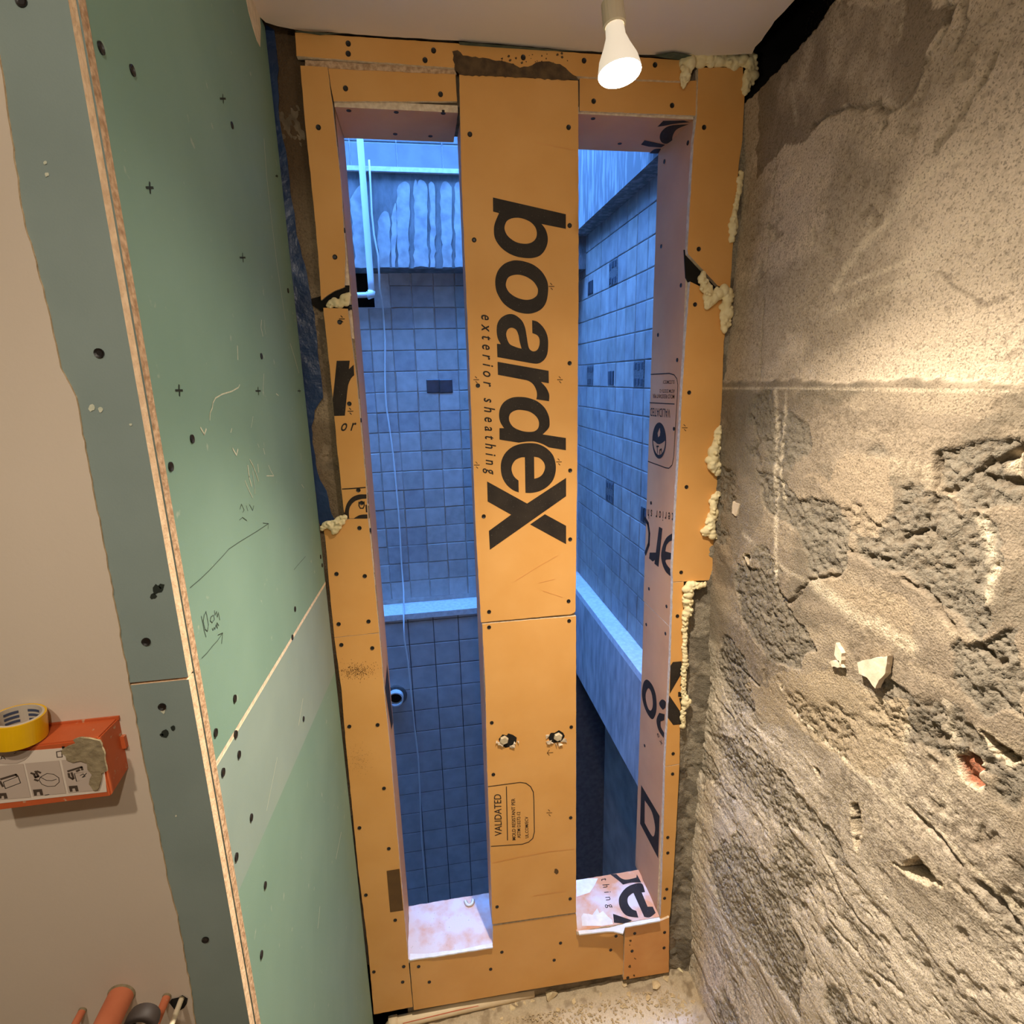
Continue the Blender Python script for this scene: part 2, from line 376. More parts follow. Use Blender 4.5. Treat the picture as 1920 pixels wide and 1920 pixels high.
# ---- rough right wall
yy = np.concatenate([np.linspace(-1.8, 0.27, 34)[:-1], np.arange(0.27, 1.262, 0.0025)]); zz = np.arange(-1.76, 0.70, 0.0028)
Yg, Zg = np.meshgrid(yy, zz)
def wp(pts): return [(lambda v: (v.y, v.z - EYE))(onX(x, y, RX)) for x, y in pts]
wy = Yg + (fbm(Yg, Zg, 22, 22, 4, 41) - 0.5) * 0.040; wz = Zg + (fbm(Yg, Zg, 22, 22, 4, 47) - 0.5) * 0.040
ly = Yg + (fbm(Yg, Zg, 60, 60, 3, 43) - 0.5) * 0.012; lz = Zg + (fbm(Yg, Zg, 60, 60, 3, 49) - 0.5) * 0.012
big = fbm(Yg, Zg, 3.2, 3.6, 4, 51); midn = fbm(Yg, Zg, 13, 15, 5, 57); fine = fbm(Yg, Zg, 85, 85, 3, 61); lay = fbm(Yg, Zg, 5, 34, 5, 67)
h = (big - 0.5) * 0.022 + (midn - 0.5) * (0.003 + 0.003 * (Zg < 0)) + (fine - 0.5) * 0.0010
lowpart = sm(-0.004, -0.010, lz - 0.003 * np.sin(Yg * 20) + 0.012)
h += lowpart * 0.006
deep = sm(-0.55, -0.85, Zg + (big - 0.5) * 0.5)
h += lowpart * (lay - 0.5) * (0.002 + 0.0045 * deep)
ridged = np.abs(fbm(wy, wz, 9, 22, 5, 71) - 0.5) * 2
h -= lowpart * sm(0.06, 0.0, ridged) * 0.0022 * deep
rough = np.zeros_like(h)
for P in [[(1420, 880), (1480, 895), (1500, 930), (1550, 945), (1600, 960), (1608, 1020), (1585, 1065), (1540, 1085), (1515, 1050), (1500, 1000), (1440, 950)],
          [(1670, 1000), (1780, 965), (1870, 985), (1880, 1080), (1850, 1190), (1765, 1135), (1720, 1095), (1690, 1050)],
          [(1385, 1045), (1450, 1085), (1535, 1215), (1500, 1255), (1450, 1240), (1395, 1160)],
          [(1325, 1365), (1390, 1388), (1480, 1455), (1560, 1550), (1605, 1620), (1580, 1615), (1520, 1565), (1440, 1522), (1385, 1450)],
          [(1760, 850), (1920, 820), (1920, 940), (1800, 960), (1760, 900)], [(1820, 1200), (1920, 1180), (1920, 1350), (1850, 1330), (1790, 1260)],
          [(1330, 1600), (1390, 1560), (1460, 1640), (1520, 1800), (1500, 1900), (1420, 1800), (1350, 1700)],
          [(1600, 950), (1670, 990), (1720, 1060), (1680, 1080), (1620, 1040)], [(1360, 1180), (1400, 1230), (1420, 1330), (1380, 1340), (1350, 1260)]]:
    rough = np.maximum(rough, inpoly(wy, wz, wp(P)).astype(float))
rough = np.maximum(rough, lowpart * sm(0.60, 0.66, fbm(wy, wz, 5, 8, 5, 77)))
rough = np.maximum(rough, lowpart * sm(0.58, 0.64, fbm(wy, wz, 6, 30, 5, 78)) * deep * 0.5)
pebble = np.abs(fbm(ly, lz, 55, 70, 4, 81) - 0.5) * 2; lump = fbm(ly, lz, 30, 36, 4, 83)
h += rough * (-0.003 + (lump - 0.45) * 0.008 + (fbm(ly, lz, 120, 130, 3, 85) - 0.5) * 0.007 - sm(0.14, 0.0, np.abs(fbm(ly, lz, 70, 95, 3, 86) - 0.5) * 2) * 0.0035 - sm(0.16, 0.0, pebble) * 0.0020)
col = np.zeros(h.shape + (3,))
def setc(mask, rgb):
    global col
    col = col + (np.array(srgb(*rgb)) - col) * np.clip(mask, 0, 1)[..., None]
setc(np.ones_like(h), (208, 191, 167))  # upper tone raised to make up for weak light there
setc(lowpart, (142, 129, 111))  # middle band painted darker to hold back the bulb's light
setc(sm(0.42, 0.66, fbm(Yg, Zg, 6, 8, 5, 91)) * 0.6, (150, 136, 116))
setc(sm(0.45, 0.65, fbm(Yg, Zg, 8, 26, 5, 92)) * lowpart * 0.7, (170, 155, 132))
setc(sm(0.52, 0.66, fbm(wy, wz, 7, 11, 5, 93)) * lowpart * 0.75, (118, 109, 94))
setc(sm(0.5, 0.64, fbm(wy, wz, 5, 30, 5, 95)) * deep * 0.6, (146, 135, 118))
setc(deep * 0.85, (236, 221, 198))  # bottom band painted lighter where the bulb's light falls short
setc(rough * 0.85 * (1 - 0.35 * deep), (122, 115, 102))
setc(sm(0.70, 0.78, fbm(Yg, Zg, 150, 150, 2, 97)) * 0.35, (120, 106, 88))
def poly(P): return inpoly(ly, lz, wp(P)).astype(float)
def lin(P, w_, w2=None): return sm(w_, w_ * 0.25, dline(ly, lz, wp(P)))
gr = sm(0.5, 0.68, fbm(Yg, Zg, 160, 160, 3, 111)) * sm(0.42, 0.58, fbm(wy, wz, 6, 6, 4, 113)); setc(gr * 0.55 * (0.4 + 0.6 * lowpart), (112, 100, 84)); h -= gr * 0.0009
# dark stained top
setc(inpoly(wy, wz, wp([(1425, 150), (1560, 10), (1800, 0), (1700, 195), (1560, 212), (1480, 275), (1410, 330)])) * sm(0.3, 0.55, fbm(wy, wz, 7, 4, 4, 99)) * 0.75, (112, 98, 82))
setc(inpoly(wy, wz, wp([(1395, 730), (1460, 740), (1455, 900), (1420, 1000), (1380, 1050), (1350, 900)])) * 0.55, (128, 118, 102))
setc(inpoly(wy, wz, wp([(1510, 890), (1560, 905), (1600, 850), (1665, 870), (1680, 960), (1640, 1010), (1600, 1000), (1560, 930)])) * 0.8, (156, 140, 118))
setc(inpoly(wy, wz, wp([(1545, 1095), (1610, 1090), (1700, 1120), (1730, 1180), (1700, 1230), (1620, 1180)])) * 0.6, (172, 154, 128))
setc(inpoly(wy, wz, wp([(1400, 1280), (1560, 1250), (1700, 1320), (1700, 1430), (1640, 1470), (1520, 1380), (1420, 1330)])) * 0.7, (178, 160, 132))
# trowel scrapes and lime streaks
for P, w_, s in [([(1820, 280), (1735, 330), (1690, 390), (1620, 460), (1560, 540)], 0.010, 0.75), ([(1757, 472), (1680, 500), (1560, 545)], 0.0045, 0.8), ([(1740, 512), (1640, 550), (1550, 590)], 0.007, 0.6),
                 ([(1512, 370), (1503, 470)], 0.003, 0.7), ([(1458, 735), (1462, 900), (1463, 1090)], 0.007, 0.9), ([(1477, 738), (1470, 860), (1478, 940)], 0.005, 0.75), ([(1540, 1095), (1600, 1150), (1660, 1180), (1710, 1212)], 0.016, 0.85),
                 ([(1400, 1000), (1470, 1060), (1540, 1100)], 0.006, 0.6), ([(1490, 1330), (1560, 1400), (1640, 1470), (1690, 1500)], 0.0045, 0.9), ([(1690, 1497), (1770, 1565), (1840, 1635), (1920, 1722)], 0.006, 0.9), ([(1700, 1350), (1690, 1450), (1672, 1500)], 0.008, 0.6),
                 ([(1840, 970), (1870, 1060), (1860, 1120)], 0.009, 0.8), ([(1560, 1240), (1620, 1290), (1700, 1350)], 0.004, 0.7), ([(1610, 1490), (1700, 1590), (1780, 1660)], 0.005, 0.6), ([(1480, 1600), (1560, 1690), (1640, 1800)], 0.004, 0.7),
                 ([(1900, 425), (1800, 450), (1740, 470)], 0.003, 0.5), ([(1352, 728), (1500, 728), (1700, 731), (1920, 734)], 0.0028, 0.75), ([(1690, 10), (1685, 70)], 0.006, 0.6), ([(1480, 160), (1492, 230)], 0.006, 0.5), ([(1780, 1320), (1790, 1420), (1770, 1520)], 0.010, 0.5)]:
    setc(sm(w_ * 1.5, 0.0, dline(Yg, Zg, wp(P))) * s * 0.85 * (0.45 + 0.55 * sm(0.35, 0.6, fbm(Yg, Zg, 150, 150, 3, 101))), (220, 205, 178))
# cracks and grooves
for P, w_, dpt in [([(1473, 276), (1510, 245), (1555, 213), (1605, 202), (1640, 196), (1668, 208), (1693, 200), (1715, 170), (1745, 110), (1770, 60), (1785, 20), (1773, 0)], 0.0045, 0.007),
                   ([(1810, 0), (1805, 20), (1813, 45), (1795, 90)], 0.004, 0.006), ([(1457, 280), (1452, 330), (1448, 380), (1441, 430), (1438, 490), (1432, 560), (1428, 640), (1424, 728)], 0.0026, 0.004),
                   ([(1873, 85), (1860, 130), (1835, 165), (1810, 205), (1790, 240), (1765, 270), (1735, 330)], 0.006, 0.006), ([(1668, 208), (1660, 240), (1640, 275)], 0.004, 0.005), ([(1760, 510), (1790, 530), (1830, 560), (1850, 575), (1890, 560)], 0.004, 0.0015),
                   ([(1420, 560), (1400, 600), (1385, 640)], 0.0025, 0.003), ([(1920, 838), (1880, 862), (1830, 892), (1780, 922)], 0.006, 0.010), ([(1765, 850), (1757, 930), (1750, 992), (1690, 1012), (1680, 975)], 0.005, 0.008), ([(1920, 900), (1890, 905), (1850, 898)], 0.007, 0.010),
                   ([(1560, 1620), (1575, 1660), (1600, 1700), (1640, 1745), (1670, 1785), (1685, 1830)], 0.0035, 0.005), ([(1705, 1512), (1770, 1580), (1840, 1655), (1920, 1745)], 0.007, 0.009), ([(1375, 1240), (1400, 1260), (1430, 1285)], 0.004, 0.006),
                   ([(1415, 780), (1430, 830), (1420, 850)], 0.003, 0.005), ([(1470, 1110), (1490, 1130), (1510, 1110)], 0.006, 0.009), ([(1400, 1050), (1408, 1080), (1402, 1110)], 0.006, 0.008), ([(1600, 1030), (1640, 1045), (1680, 1050)], 0.006, 0.009), ([(1700, 1090), (1740, 1110), (1790, 1180)], 0.005, 0.006),
                   ([(1580, 1075), (1530, 1085), (1500, 1110)], 0.004, 0.006), ([(1380, 1360), (1370, 1340), (1350, 1320)], 0.004, 0.006), ([(1840, 1215), (1870, 1240), (1920, 1230)], 0.007, 0.010), ([(1350, 1470), (1380, 1500)], 0.004, 0.006), ([(1640, 1830), (1655, 1840)], 0.006, 0.008),
                   ([(1360, 1610), (1400, 1680), (1440, 1760)], 0.005, 0.006), ([(1500, 1640), (1560, 1720), (1620, 1790), (1700, 1860)], 0.004, 0.005), ([(1420, 1600), (1500, 1720), (1560, 1850)], 0.004, 0.005)]:
    k_ = lin(P, w_) * sm(0.25, 0.45, fbm(Yg, Zg, 30, 30, 3, 103)); h -= k_ * dpt; setc(k_ * 0.45, (92, 80, 66))
# knocked-out holes
for P, dpt, c_ in [([(1682, 1615), (1700, 1622), (1725, 1600), (1750, 1625), (1772, 1655), (1755, 1657), (1720, 1645)], 0.06, (44, 36, 29)), ([(1602, 1508), (1615, 1505), (1622, 1540), (1616, 1600), (1606, 1560)], 0.03, (62, 51, 41)),
                   ([(1840, 1365), (1880, 1388), (1918, 1425), (1895, 1432), (1862, 1405)], 0.04, (70, 48, 36)), ([(1792, 1418), (1820, 1408), (1843, 1425), (1848, 1465), (1830, 1476), (1806, 1460)], 0.010, (152, 98, 74)),
                   ([(1472, 1285), (1478, 1283), (1476, 1292)], 0.012, (90, 76, 60)), ([(1900, 850), (1920, 845), (1920, 895), (1896, 880)], 0.022, (96, 82, 66)), ([(1402, 1040), (1412, 1042), (1410, 1058)], 0.015, (90, 76, 60)), ([(1530, 1440), (1542, 1445), (1540, 1460)], 0.012, (90, 76, 60)), ([(1645, 1832), (1655, 1835), (1652, 1846)], 0.014, (84, 70, 56))]:
    k_ = poly(P); h -= k_ * dpt; setc(k_, c_)  # dark hole colours paint in the shade of the recess
    rim = np.clip(sm(0.006, 0.001, dline(ly, lz, wp(P + P[:1]))) - k_, 0, 1); setc(rim * 0.7, (232, 214, 184))
# pits
setc(poly([(1500, 308), (1507, 312), (1500, 332), (1482, 352), (1461, 362), (1466, 346), (1486, 330)]), (216, 198, 170))
pit = sm(0.72, 0.80, fbm(Yg, Zg, 48, 48, 2, 107)) * sm(0.45, 0.6, fbm(Yg, Zg, 4, 4, 3, 109)); h -= pit * 0.0035; setc(pit * 0.35, (110, 96, 78))
# corner fillet towards the window wall, torn top with the void's shade painted near black
top = np.interp(Yg, *zip(*sorted([(p[0], p[1]) for p in wp([(1412, 178), (1432, 158), (1452, 138), (1480, 105), (1530, 50), (1562, 0)])])))
over = sm(0.0, 0.006, lz - top); h -= over * 0.13; setc(over, (26, 23, 20))
Xw = RX - h
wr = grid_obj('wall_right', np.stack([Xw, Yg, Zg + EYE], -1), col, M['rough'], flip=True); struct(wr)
boxes('wall_core', [((0.86, -1.9, -0.1), (1.0, 1.36, EYE + 1.0))], M['dark'], wr)
# proud flakes of plaster
for P, t_ in [([(1607, 1242), (1622, 1237), (1664, 1230), (1660, 1262), (1648, 1275), (1641, 1291), (1625, 1270), (1610, 1262)], 0.010), ([(1567, 1205), (1578, 1225), (1576, 1250), (1564, 1228)], 0.008), ([(1556, 1240), (1572, 1238), (1580, 1252), (1560, 1250)], 0.006), ([(1374, 940), (1386, 945), (1380, 968), (1372, 962)], 0.006)]:
    plate('plaster_flake', [onX(x, y, RX - 0.012) for x, y in P], NORM['X-'], t_, [M['plasterwhite'], M['plasterwhite']], wr, jag=0.001, step=0.006)

# ---- rear of the room and the lining wall on the left
struct(boxes('wall_back', [((-1.6, -1.95, -0.1), (1.0, -1.8, EYE + 1.0))], M['beige']))
struct(boxes('wall_side', [((-1.65, -1.9, -0.1), (-1.5, 0.7, EYE + 1.0))], M['beige']))
wl = struct(boxes('wall_front', [((-1.6, FY + 0.0245, -0.1), (GX - 0.0135, FY + 0.16, EYE + 0.9))], M['concrete']))
zt = CZ + 0.01
def lining(z0, z1, nm, yf=FY):
    return plate(nm, [(-1.5, yf, z0), (GX, yf, z0), (GX, yf, z1), (-1.5, yf, z1)], NORM['Y'], 0.0115, [M['greylining'], M['gyps_warm']], wl)
zs = onY(300, 1277, FY).z
pl1 = lining(0.0, zs - 0.0012, 'plasterboard'); pl2 = lining(zs + 0.0012, zt, 'plasterboard')
plate('plasterboard_backing', [(-1.5, FY + 0.0125, 0), (GX + 0.001, FY + 0.0125, 0), (GX + 0.001, FY + 0.0125, zt), (-1.5, FY + 0.0125, zt)], NORM['Y'], 0.0118, [M['greylining'], M['gyps_brown']], wl)
# beige skim coat: a thin layer with a torn edge, butting the grey strip
ed = [(0, 120), (18, 240), (45, 420), (80, 540), (104, 645), (113, 690), (142, 745), (152, 800), (165, 870), (190, 1000), (214, 1130), (243, 1290), (262, 1390), (290, 1530), (305, 1600), (316, 1660), (330, 1710), (345, 1790), (356, 1850), (366, 1920)]
pe = [onY(x, y, FY - 0.002) for x, y in ed]; z_hi = CZ - 0.0005
pts = [Vector((pe[0].x - 0.004, FY - 0.002, z_hi))] + pe + [Vector((pe[-1].x, FY - 0.002, 0.004)), Vector((-1.5, FY - 0.002, 0.004)), Vector((-1.5, FY - 0.002, z_hi))]
plate('skim_coat', pts, NORM['Y'], 0.002, [M['beige'], M['gyps_warm']], wl, jag=0.0006, step=0.006)

# ---- green side wall of the niche
wg = struct(boxes('wall_left', [((GX - 0.10, FY + 0.03, 0.0), (GX - 0.0135, 1.214, CZ + 0.2))], M['concrete']))
yN = FY + 0.0255; yF = 1.197
sa = onX(410, 1425, GX); sb = onX(612, 1090, GX)
def seam(y): return sa.z + (sb.z - sa.z) * (y - sa.y) / (sb.y - sa.y)
gb1 = plate('green_board', [(GX, yN, seam(yN) + 0.003), (GX, yF, seam(yF) + 0.003), (GX, yF, CZ + 0.004), (GX, yN, CZ + 0.004)], NORM['X+'], 0.0125, [M['green'], M['gyps_warm']], wg)
d0 = onX(640, 1232, GX); d1 = onX(437, 1695, GX)
dl = lambda y: d0.z + (d1.z - d0.z) * (y - d0.y) / (d1.y - d0.y)
lowb = plate('green_board', [(GX, yN, 0.0), (GX, yF, 0.0), (GX, yF, dl(yF)), (GX, yN, dl(yN))], NORM['X+'], 0.0125, [M['green'], M['gyps_warm']], wg)
gb2 = plate('green_board', [(GX, yN, dl(yN)), (GX, yF, dl(yF)), (GX, yF, seam(yF) - 0.003), (GX, yN, seam(yN) - 0.003)], NORM['X+'], 0.0125, [M['greenlow'], M['gyps_warm']], wg)
plate('board_joint', [(GX - 0.0005, yN, seam(yN) - 0.003), (GX + 0.0003, yF, seam(yF) - 0.003), (GX + 0.0003, yF, seam(yF) + 0.003), (GX - 0.0005, yN, seam(yN) + 0.0045)], NORM['X+'], 0.01, [M['gypsum'], M['gypsum']], wg)
G = ('X', GX + 0.0004)
# screw heads and printed marks on the green boards
def disc_mesh(name, r, m, d=0.0006, n=14, dish=0.5):
    V = [(0, 0, -d * dish)]; F = []
    for i in range(n): a = 2 * PI * i / n; V.append((r * 0.55 * math.cos(a), r * 0.55 * math.sin(a), -d * dish))
    for i in range(n): a = 2 * PI * i / n; V.append((r * math.cos(a), r * math.sin(a), d))
    for i in range(n): a = 2 * PI * i / n; V.append((r * 1.02 * math.cos(a), r * 1.02 * math.sin(a), -0.004))
    for i in range(n):
        j = (i + 1) % n; F += [(0, 1 + i, 1 + j), (1 + i, 1 + n + i, 1 + n + j, 1 + j), (1 + n + i, 1 + 2 * n + i, 1 + 2 * n + j, 1 + n + j)]
    me = bpy.data.meshes.new(name); me.from_pydata(V, [], F); me.materials.append(m); me.update(); return me
SCREW = disc_mesh('screw', 0.0046, M['screw'])
ROT = {'Y': (PI / 2, 0, 0), 'X+': (0, PI / 2, 0), 'X-': (0, -PI / 2, 0), 'Z+': (0, 0, 0), 'Z-': (PI, 0, 0)}
def screws(lst, plane, nk, parent, off=0.0004, s=1.0):
    for x, y in lst:
        inst('screw', SCREW, on(plane, x, y) + NORM[nk] * off, parent, ROT[nk], (s, s, 1))
for q in [(189, 90), (248, 132), (360, 823), (320, 875), (440, 1310), (404, 1374), (548, 1195), (553, 1142), (442, 1377), (448, 1415), (418, 1448), (471, 1533), (443, 1607), (569, 1348), (435, 235), (540, 545), (490, 668), (601, 1044), (497, 1660), (490, 1790), (604, 1060)]:
    w_ = onX(*q, GX); screws([q], G, 'X+', gb1 if w_.z > seam(w_.y) else gb2 if w_.z > dl(w_.y) else lowb, s=0.95)
# crosses printed on the board, pencil notes, scuffs
xm = []
for x, y, s in [(281, 352, 10), (455, 483, 8), (418, 185, 8), (336, 732, 10), (484, 733, 7), (561, 733, 4), (519, 330, 3)]:
    xm += [[(x - s * 0.65, y), (x + s * 0.65, y)], [(x, y - s), (x, y - s * 0.3)], [(x + 1, y + s * 0.3), (x + 1, y + s)]]
flat('printed_crosses', strokes(xm, G, 0.0022), M['mark'], wg)
def crop(pts, s, ox, oy): return [(x / s + ox, y / s + oy) for x, y in pts]
pn = [crop(p, 5.647, 330, 1040) for p in [[(275, 1095), (330, 1040), (385, 970), (440, 910), (495, 828)], [(495, 828), (445, 850)], [(495, 828), (485, 940)], [(150, 350), (250, 265), (350, 170), (500, 10), (560, -60), (680, -140), (860, -250), (980, -330)], [(980, -330), (920, -335)], [(980, -330), (975, -270)], [(1250, 160), (1290, 110), (1370, 20)],
      [(270, 650), (285, 720), (300, 800), (320, 870)], [(320, 600), (300, 640), (290, 700), (310, 790), (335, 810), (345, 740), (330, 650), (318, 600)], [(395, 640), (370, 660), (365, 700), (385, 720), (400, 690)], [(400, 640), (410, 690)], [(408, 590), (415, 640), (430, 600), (440, 660), (450, 610), (465, 690)], [(385, 780), (395, 800), (405, 770), (415, 790), (425, 740), (440, 780), (435, 720), (455, 750)]]]
pn += [crop(p, 2.0, 420, 900) for p in [[(60, 110), (66, 90), (76, 112), (70, 122)], [(84, 96), (90, 116)], [(96, 92), (108, 114), (112, 96)], [(58, 150), (70, 140), (86, 152)]]]
flat('pencil_notes', strokes(pn, G, 0.0009), M['pencil'], wg)
sc = [crop(p, 5.647, 300, 600) for p in [[(845, 685), (830, 715), (760, 755), (660, 785), (590, 825), (560, 880), (555, 930), (530, 985), (527, 1060)], [(1075, 0), (1070, 80), (1090, 170)], [(1105, 0), (1110, 90), (1120, 150)], [(820, 275), (825, 420)], [(1100, 570), (1090, 770)], [(1380, 250), (1420, 380), (1470, 560)], [(430, 1140), (470, 1210), (490, 1155)], [(760, 1150), (750, 1190)], [(985, 1020), (975, 1090), (965, 1140)],
      [(770, 1360), (810, 1430), (825, 1370)], [(950, 1475), (985, 1540), (1015, 1620), (1045, 1705)], [(930, 1540), (945, 1660), (970, 1760)], [(900, 1700), (940, 1800), (980, 1880)], [(980, 1600), (1000, 1750), (1005, 1840)], [(1035, 1530), (1045, 1610)], [(1150, 1540), (1175, 1600), (1205, 1650), (1130, 1650)], [(1490, 1410), (1495, 1480)], [(1500, 1740), (1525, 1780)], [(1230, 780), (1255, 800)], [(1035, 1310), (1050, 1350)], [(1095, 1360), (1110, 1420)]]]
sc += [[(495, 260), (500, 330), (510, 420), (520, 500), (535, 600)], [(568, 1310), (560, 1360)], [(520, 1420), (500, 1520)], [(640, 1560), (630, 1610)], [(600, 1700), (596, 1740)]]
sc = [(l, random.uniform(0.0008, 0.0026)) for l in sc]
flat('scuff_marks', strokes(sc, G, 0.0018), M['scuff'], wg)
# pale filler smear at the top corner
plate('filler_smear', [onX(x, y, GX + 0.0006) for x, y in [(462, 0), (478, 0), (486, 20), (489, 50), (488, 88), (482, 76), (474, 50), (466, 20)]], NORM['X+'], 0.0006, [M['plasterwhite']] * 2, wg)
# marks on the grey strip
Fp = ('Y', FY - 0.0004)
screws([(186, 662), (274, 1203), (40, 2)], Fp, 'Y', pl2, s=0.8); screws([(304, 1325), (385, 1762)], Fp, 'Y', pl1, s=0.75)
def blob(cx, cy, r, n=9, sx=1.0): return [(cx + r * sx * random.uniform(0.6, 1.2) * math.cos(2 * PI * i / n), cy + r * random.uniform(0.6, 1.2) * math.sin(2 * PI * i / n)) for i in range(n)]
flat('dirt_spots', [[px(blob(*b), Fp)] for b in [(295, 1105, 10), (287, 1118, 7), (303, 1100, 6), (310, 1375, 8), (325, 1365, 5), (303, 1378, 4)]], M['mark'], wl)
flat('filler_spots', [[px(blob(*b), ('Y', FY - 0.0005))] for b in [(85, 305, 4), (88, 327, 5), (172, 765, 7), (188, 768, 5), (245, 796, 3), (306, 1333, 5), (330, 1530, 2)]], M['scuff'], wl)['kind'] = 'stuff'

# ---- window wall behind the boards
ZH = EYE + 0.492
ww = struct(boxes('wall_window', [((-2.6, 1.2165, -0.1), (JL - 0.0125, YB, EYE + 1.9)), ((JR + 0.0125, 1.2165, -1.6), (1.05, YB, EYE + 1.9)), ((JL - 0.0125, 1.2165, ZH + 0.0125), (JR + 0.0125, YB, EYE + 1.9)),
                                 ((-2.6, 1.2165, -1.6), (JR + 0.0125, YB, ZS - 0.0125)), ((0.125, 1.2165, ZS - 0.0125), (0.328, YB - 0.03, ZH + 0.0125))], M['concrete']))
# rough cement strip between the boards and the right wall
ya = np.linspace(0.60, 0.72, 60); za = np.linspace(0.0, EYE + 0.50, 640); A_, B_ = np.meshgrid(ya, za)
hc = (fbm(A_, B_, 30, 22, 5, 201) - 0.5) * 0.016 + (fbm(A_, B_, 120, 120, 3, 203) - 0.5) * 0.004
hc += sm(0.05, 0.0, 0.70 - A_) * 0.018
hole = sm(0.02, 0.008, np.hypot(A_ - 0.635, (B_ - 0.10) * 0.7)) * 0.02; hc -= hole
cc = np.array(srgb(146, 136, 118)) + (np.array(srgb(112, 104, 90)) - np.array(srgb(146, 136, 118))) * sm(0.45, 0.6, fbm(A_, B_, 25, 25, 4, 207))[..., None]
grid_obj('cement_fill', np.stack([A_, 1.2165 - 0.004 - hc, B_], -1), cc, M['rough'], ww, flip=True)
# concrete strip on the left side, uneven
ya = np.linspace(-0.26, -0.12, 60); za = np.linspace(0.70, CZ + 0.03, 500); A_, B_ = np.meshgrid(ya, za)
hc = (fbm(A_, B_, 20, 14, 5, 211) - 0.5) * 0.010 + (fbm(A_, B_, 110, 110, 3, 213) - 0.5) * 0.003
cc = np.array(srgb(156, 138, 112)) + (np.array(srgb(92, 74, 54)) - np.array(srgb(156, 138, 112))) * np.clip(sm(0.35, 0.6, fbm(A_, B_, 14, 10, 4, 217)) * 0.5 + sm(2.0, 2.2, B_) * 0.7, 0, 1)[..., None]
grid_obj('raw_concrete', np.stack([A_, 1.2145 - hc, B_], -1), cc, M['rough'], ww, flip=True)
# dark plates painting the shade of the void behind the broken board ends
plate('void_shade_plate', [onY(x, y, 1.2075) for x, y in [(575, 562), (600, 556), (640, 535), (655, 535), (655, 582), (600, 582)]], NORM['Y'], 0.004, [M['dark']] * 2, ww)
plate('void_shade_plate', [onY(x, y, 1.2075) for x, y in [(1283, 468), (1300, 478), (1350, 535), (1340, 560), (1294, 535), (1286, 520)]], NORM['Y'], 0.004, [M['dark']] * 2, ww)
boxes('void_shade_plate', [((0.60, 1.2155, EYE + 0.505), (0.86, 1.2163, CZ + 0.2))], M['dark'], ww)  # near-black sheet standing in for the shade above the corner
# blue plastic sheet in the corner gap
tl = [(498, 46), (514, 56), (520, 110), (522, 200), (530, 260), (541, 320), (548, 380), (556, 440), (566, 480), (578, 530), (590, 590), (600, 690), (606, 745), (590, 770), (584, 800), (592, 870), (600, 900), (612, 920), (618, 950), (628, 975), (600, 985), (588, 900), (575, 800), (560, 640), (540, 480), (520, 300), (500, 120)]
tag(plate('blue_plastic_sheet', [onY(x, y, 1.2035) for x, y in tl], NORM['Y'], 0.0012, [M['tarp']] * 2, jag=0.002, step=0.015), 'crumpled dark blue plastic sheet in the gap beside the green wall', 'plastic sheet')

# ================================================================== SHEATHING BOARDS
BOARD_OFF = {}
def board(pts, label, y=WY, th=0.0125, m='paper', jag=0.0004, sc=()):
    o = plate('sheathing_board', [onY(a, b, y) for a, b in pts], NORM['Y'], th, [M[m], M['gypsum']], jag=jag)
    tag(o, label, 'board')
    screws(sc, ('Y', y), 'Y', o)
    return o
b_top = board([(553, 61), (700, 71), (852, 81), (990, 92), (1136, 103), (1278, 113), (1278, 152), (1180, 148), (1086, 143), (852, 127), (700, 116), (556, 105)], 'long horizontal orange board with grey cement smear directly under the ceiling', y=1.196,
              sc=[(653, 82), (653, 101), (813, 95), (797, 113), (981, 108), (1095, 114), (1228, 122)])
b_lu = board([(563, 123), (614, 126), (623, 193), (639, 340), (648, 480), (646, 538), (642, 540), (628, 545), (615, 553), (602, 563), (596, 470), (589, 394), (571, 219)], 'narrow upright orange board with broken lower end, top of the left edge', sc=[(597, 239), (628, 482)])
b_lh = board([(615, 126), (735, 131), (854, 137), (857, 190), (740, 190), (626, 190), (620, 160)], 'short horizontal orange board above the left window opening', y=1.2035, th=0.006, sc=[(648, 166), (826, 177)])
b_lm = board([(606, 577), (652, 579), (668, 705), (680, 838), (687, 917), (690, 972), (655, 972), (645, 960), (632, 840), (624, 745), (615, 660)], 'narrow upright orange board printed with a cut-off black r, left edge', sc=[(637, 604), (655, 757), (672, 919), (678, 943)])
b_l6 = board([(606, 987), (655, 973), (690, 972), (693, 1000), (703, 1100), (711, 1186), (627, 1195), (617, 1095), (610, 1010)], 'short orange board below the foam lump at the left edge', sc=[(674, 990), (631, 1076), (684, 1080), (635, 1170), (691, 1165)])
b_l7 = board([(627, 1196), (711, 1187), (722, 1315), (732, 1410), (750, 1625), (765, 1795), (774, 1888), (701, 1902), (690, 1775), (671, 1625), (649, 1400), (640, 1290)], 'tall orange board with dark smudge and brown rectangle at lower left', sc=[(640, 1209), (698, 1215), (655, 1362), (708, 1359), (720, 1478), (729, 1591), (674, 1552), (686, 1678), (741, 1725), (701, 1822), (757, 1812), (755, 1841)])
b_bot = board([(768, 1801), (924, 1775), (924, 1736), (1080, 1713), (1083, 1752), (1138, 1747), (1152, 1748), (1169, 1755), (1168, 1827), (1071, 1843), (990, 1856), (880, 1876), (776, 1894)], 'wide notched orange board along the floor under both openings', sc=[(785, 1812), (805, 1841), (920, 1817), (941, 1785), (1051, 1768), (1039, 1800), (1155, 1755), (1145, 1781)])
b_rb = board([(1172, 1739), (1238, 1727), (1255, 1720), (1254, 1823), (1169, 1837)], 'small square tan board at the lower right corner by the floor', y=1.194, m='paper_tan', sc=[(1190, 1750), (1246, 1748), (1185, 1783), (1245, 1777), (1177, 1833)])
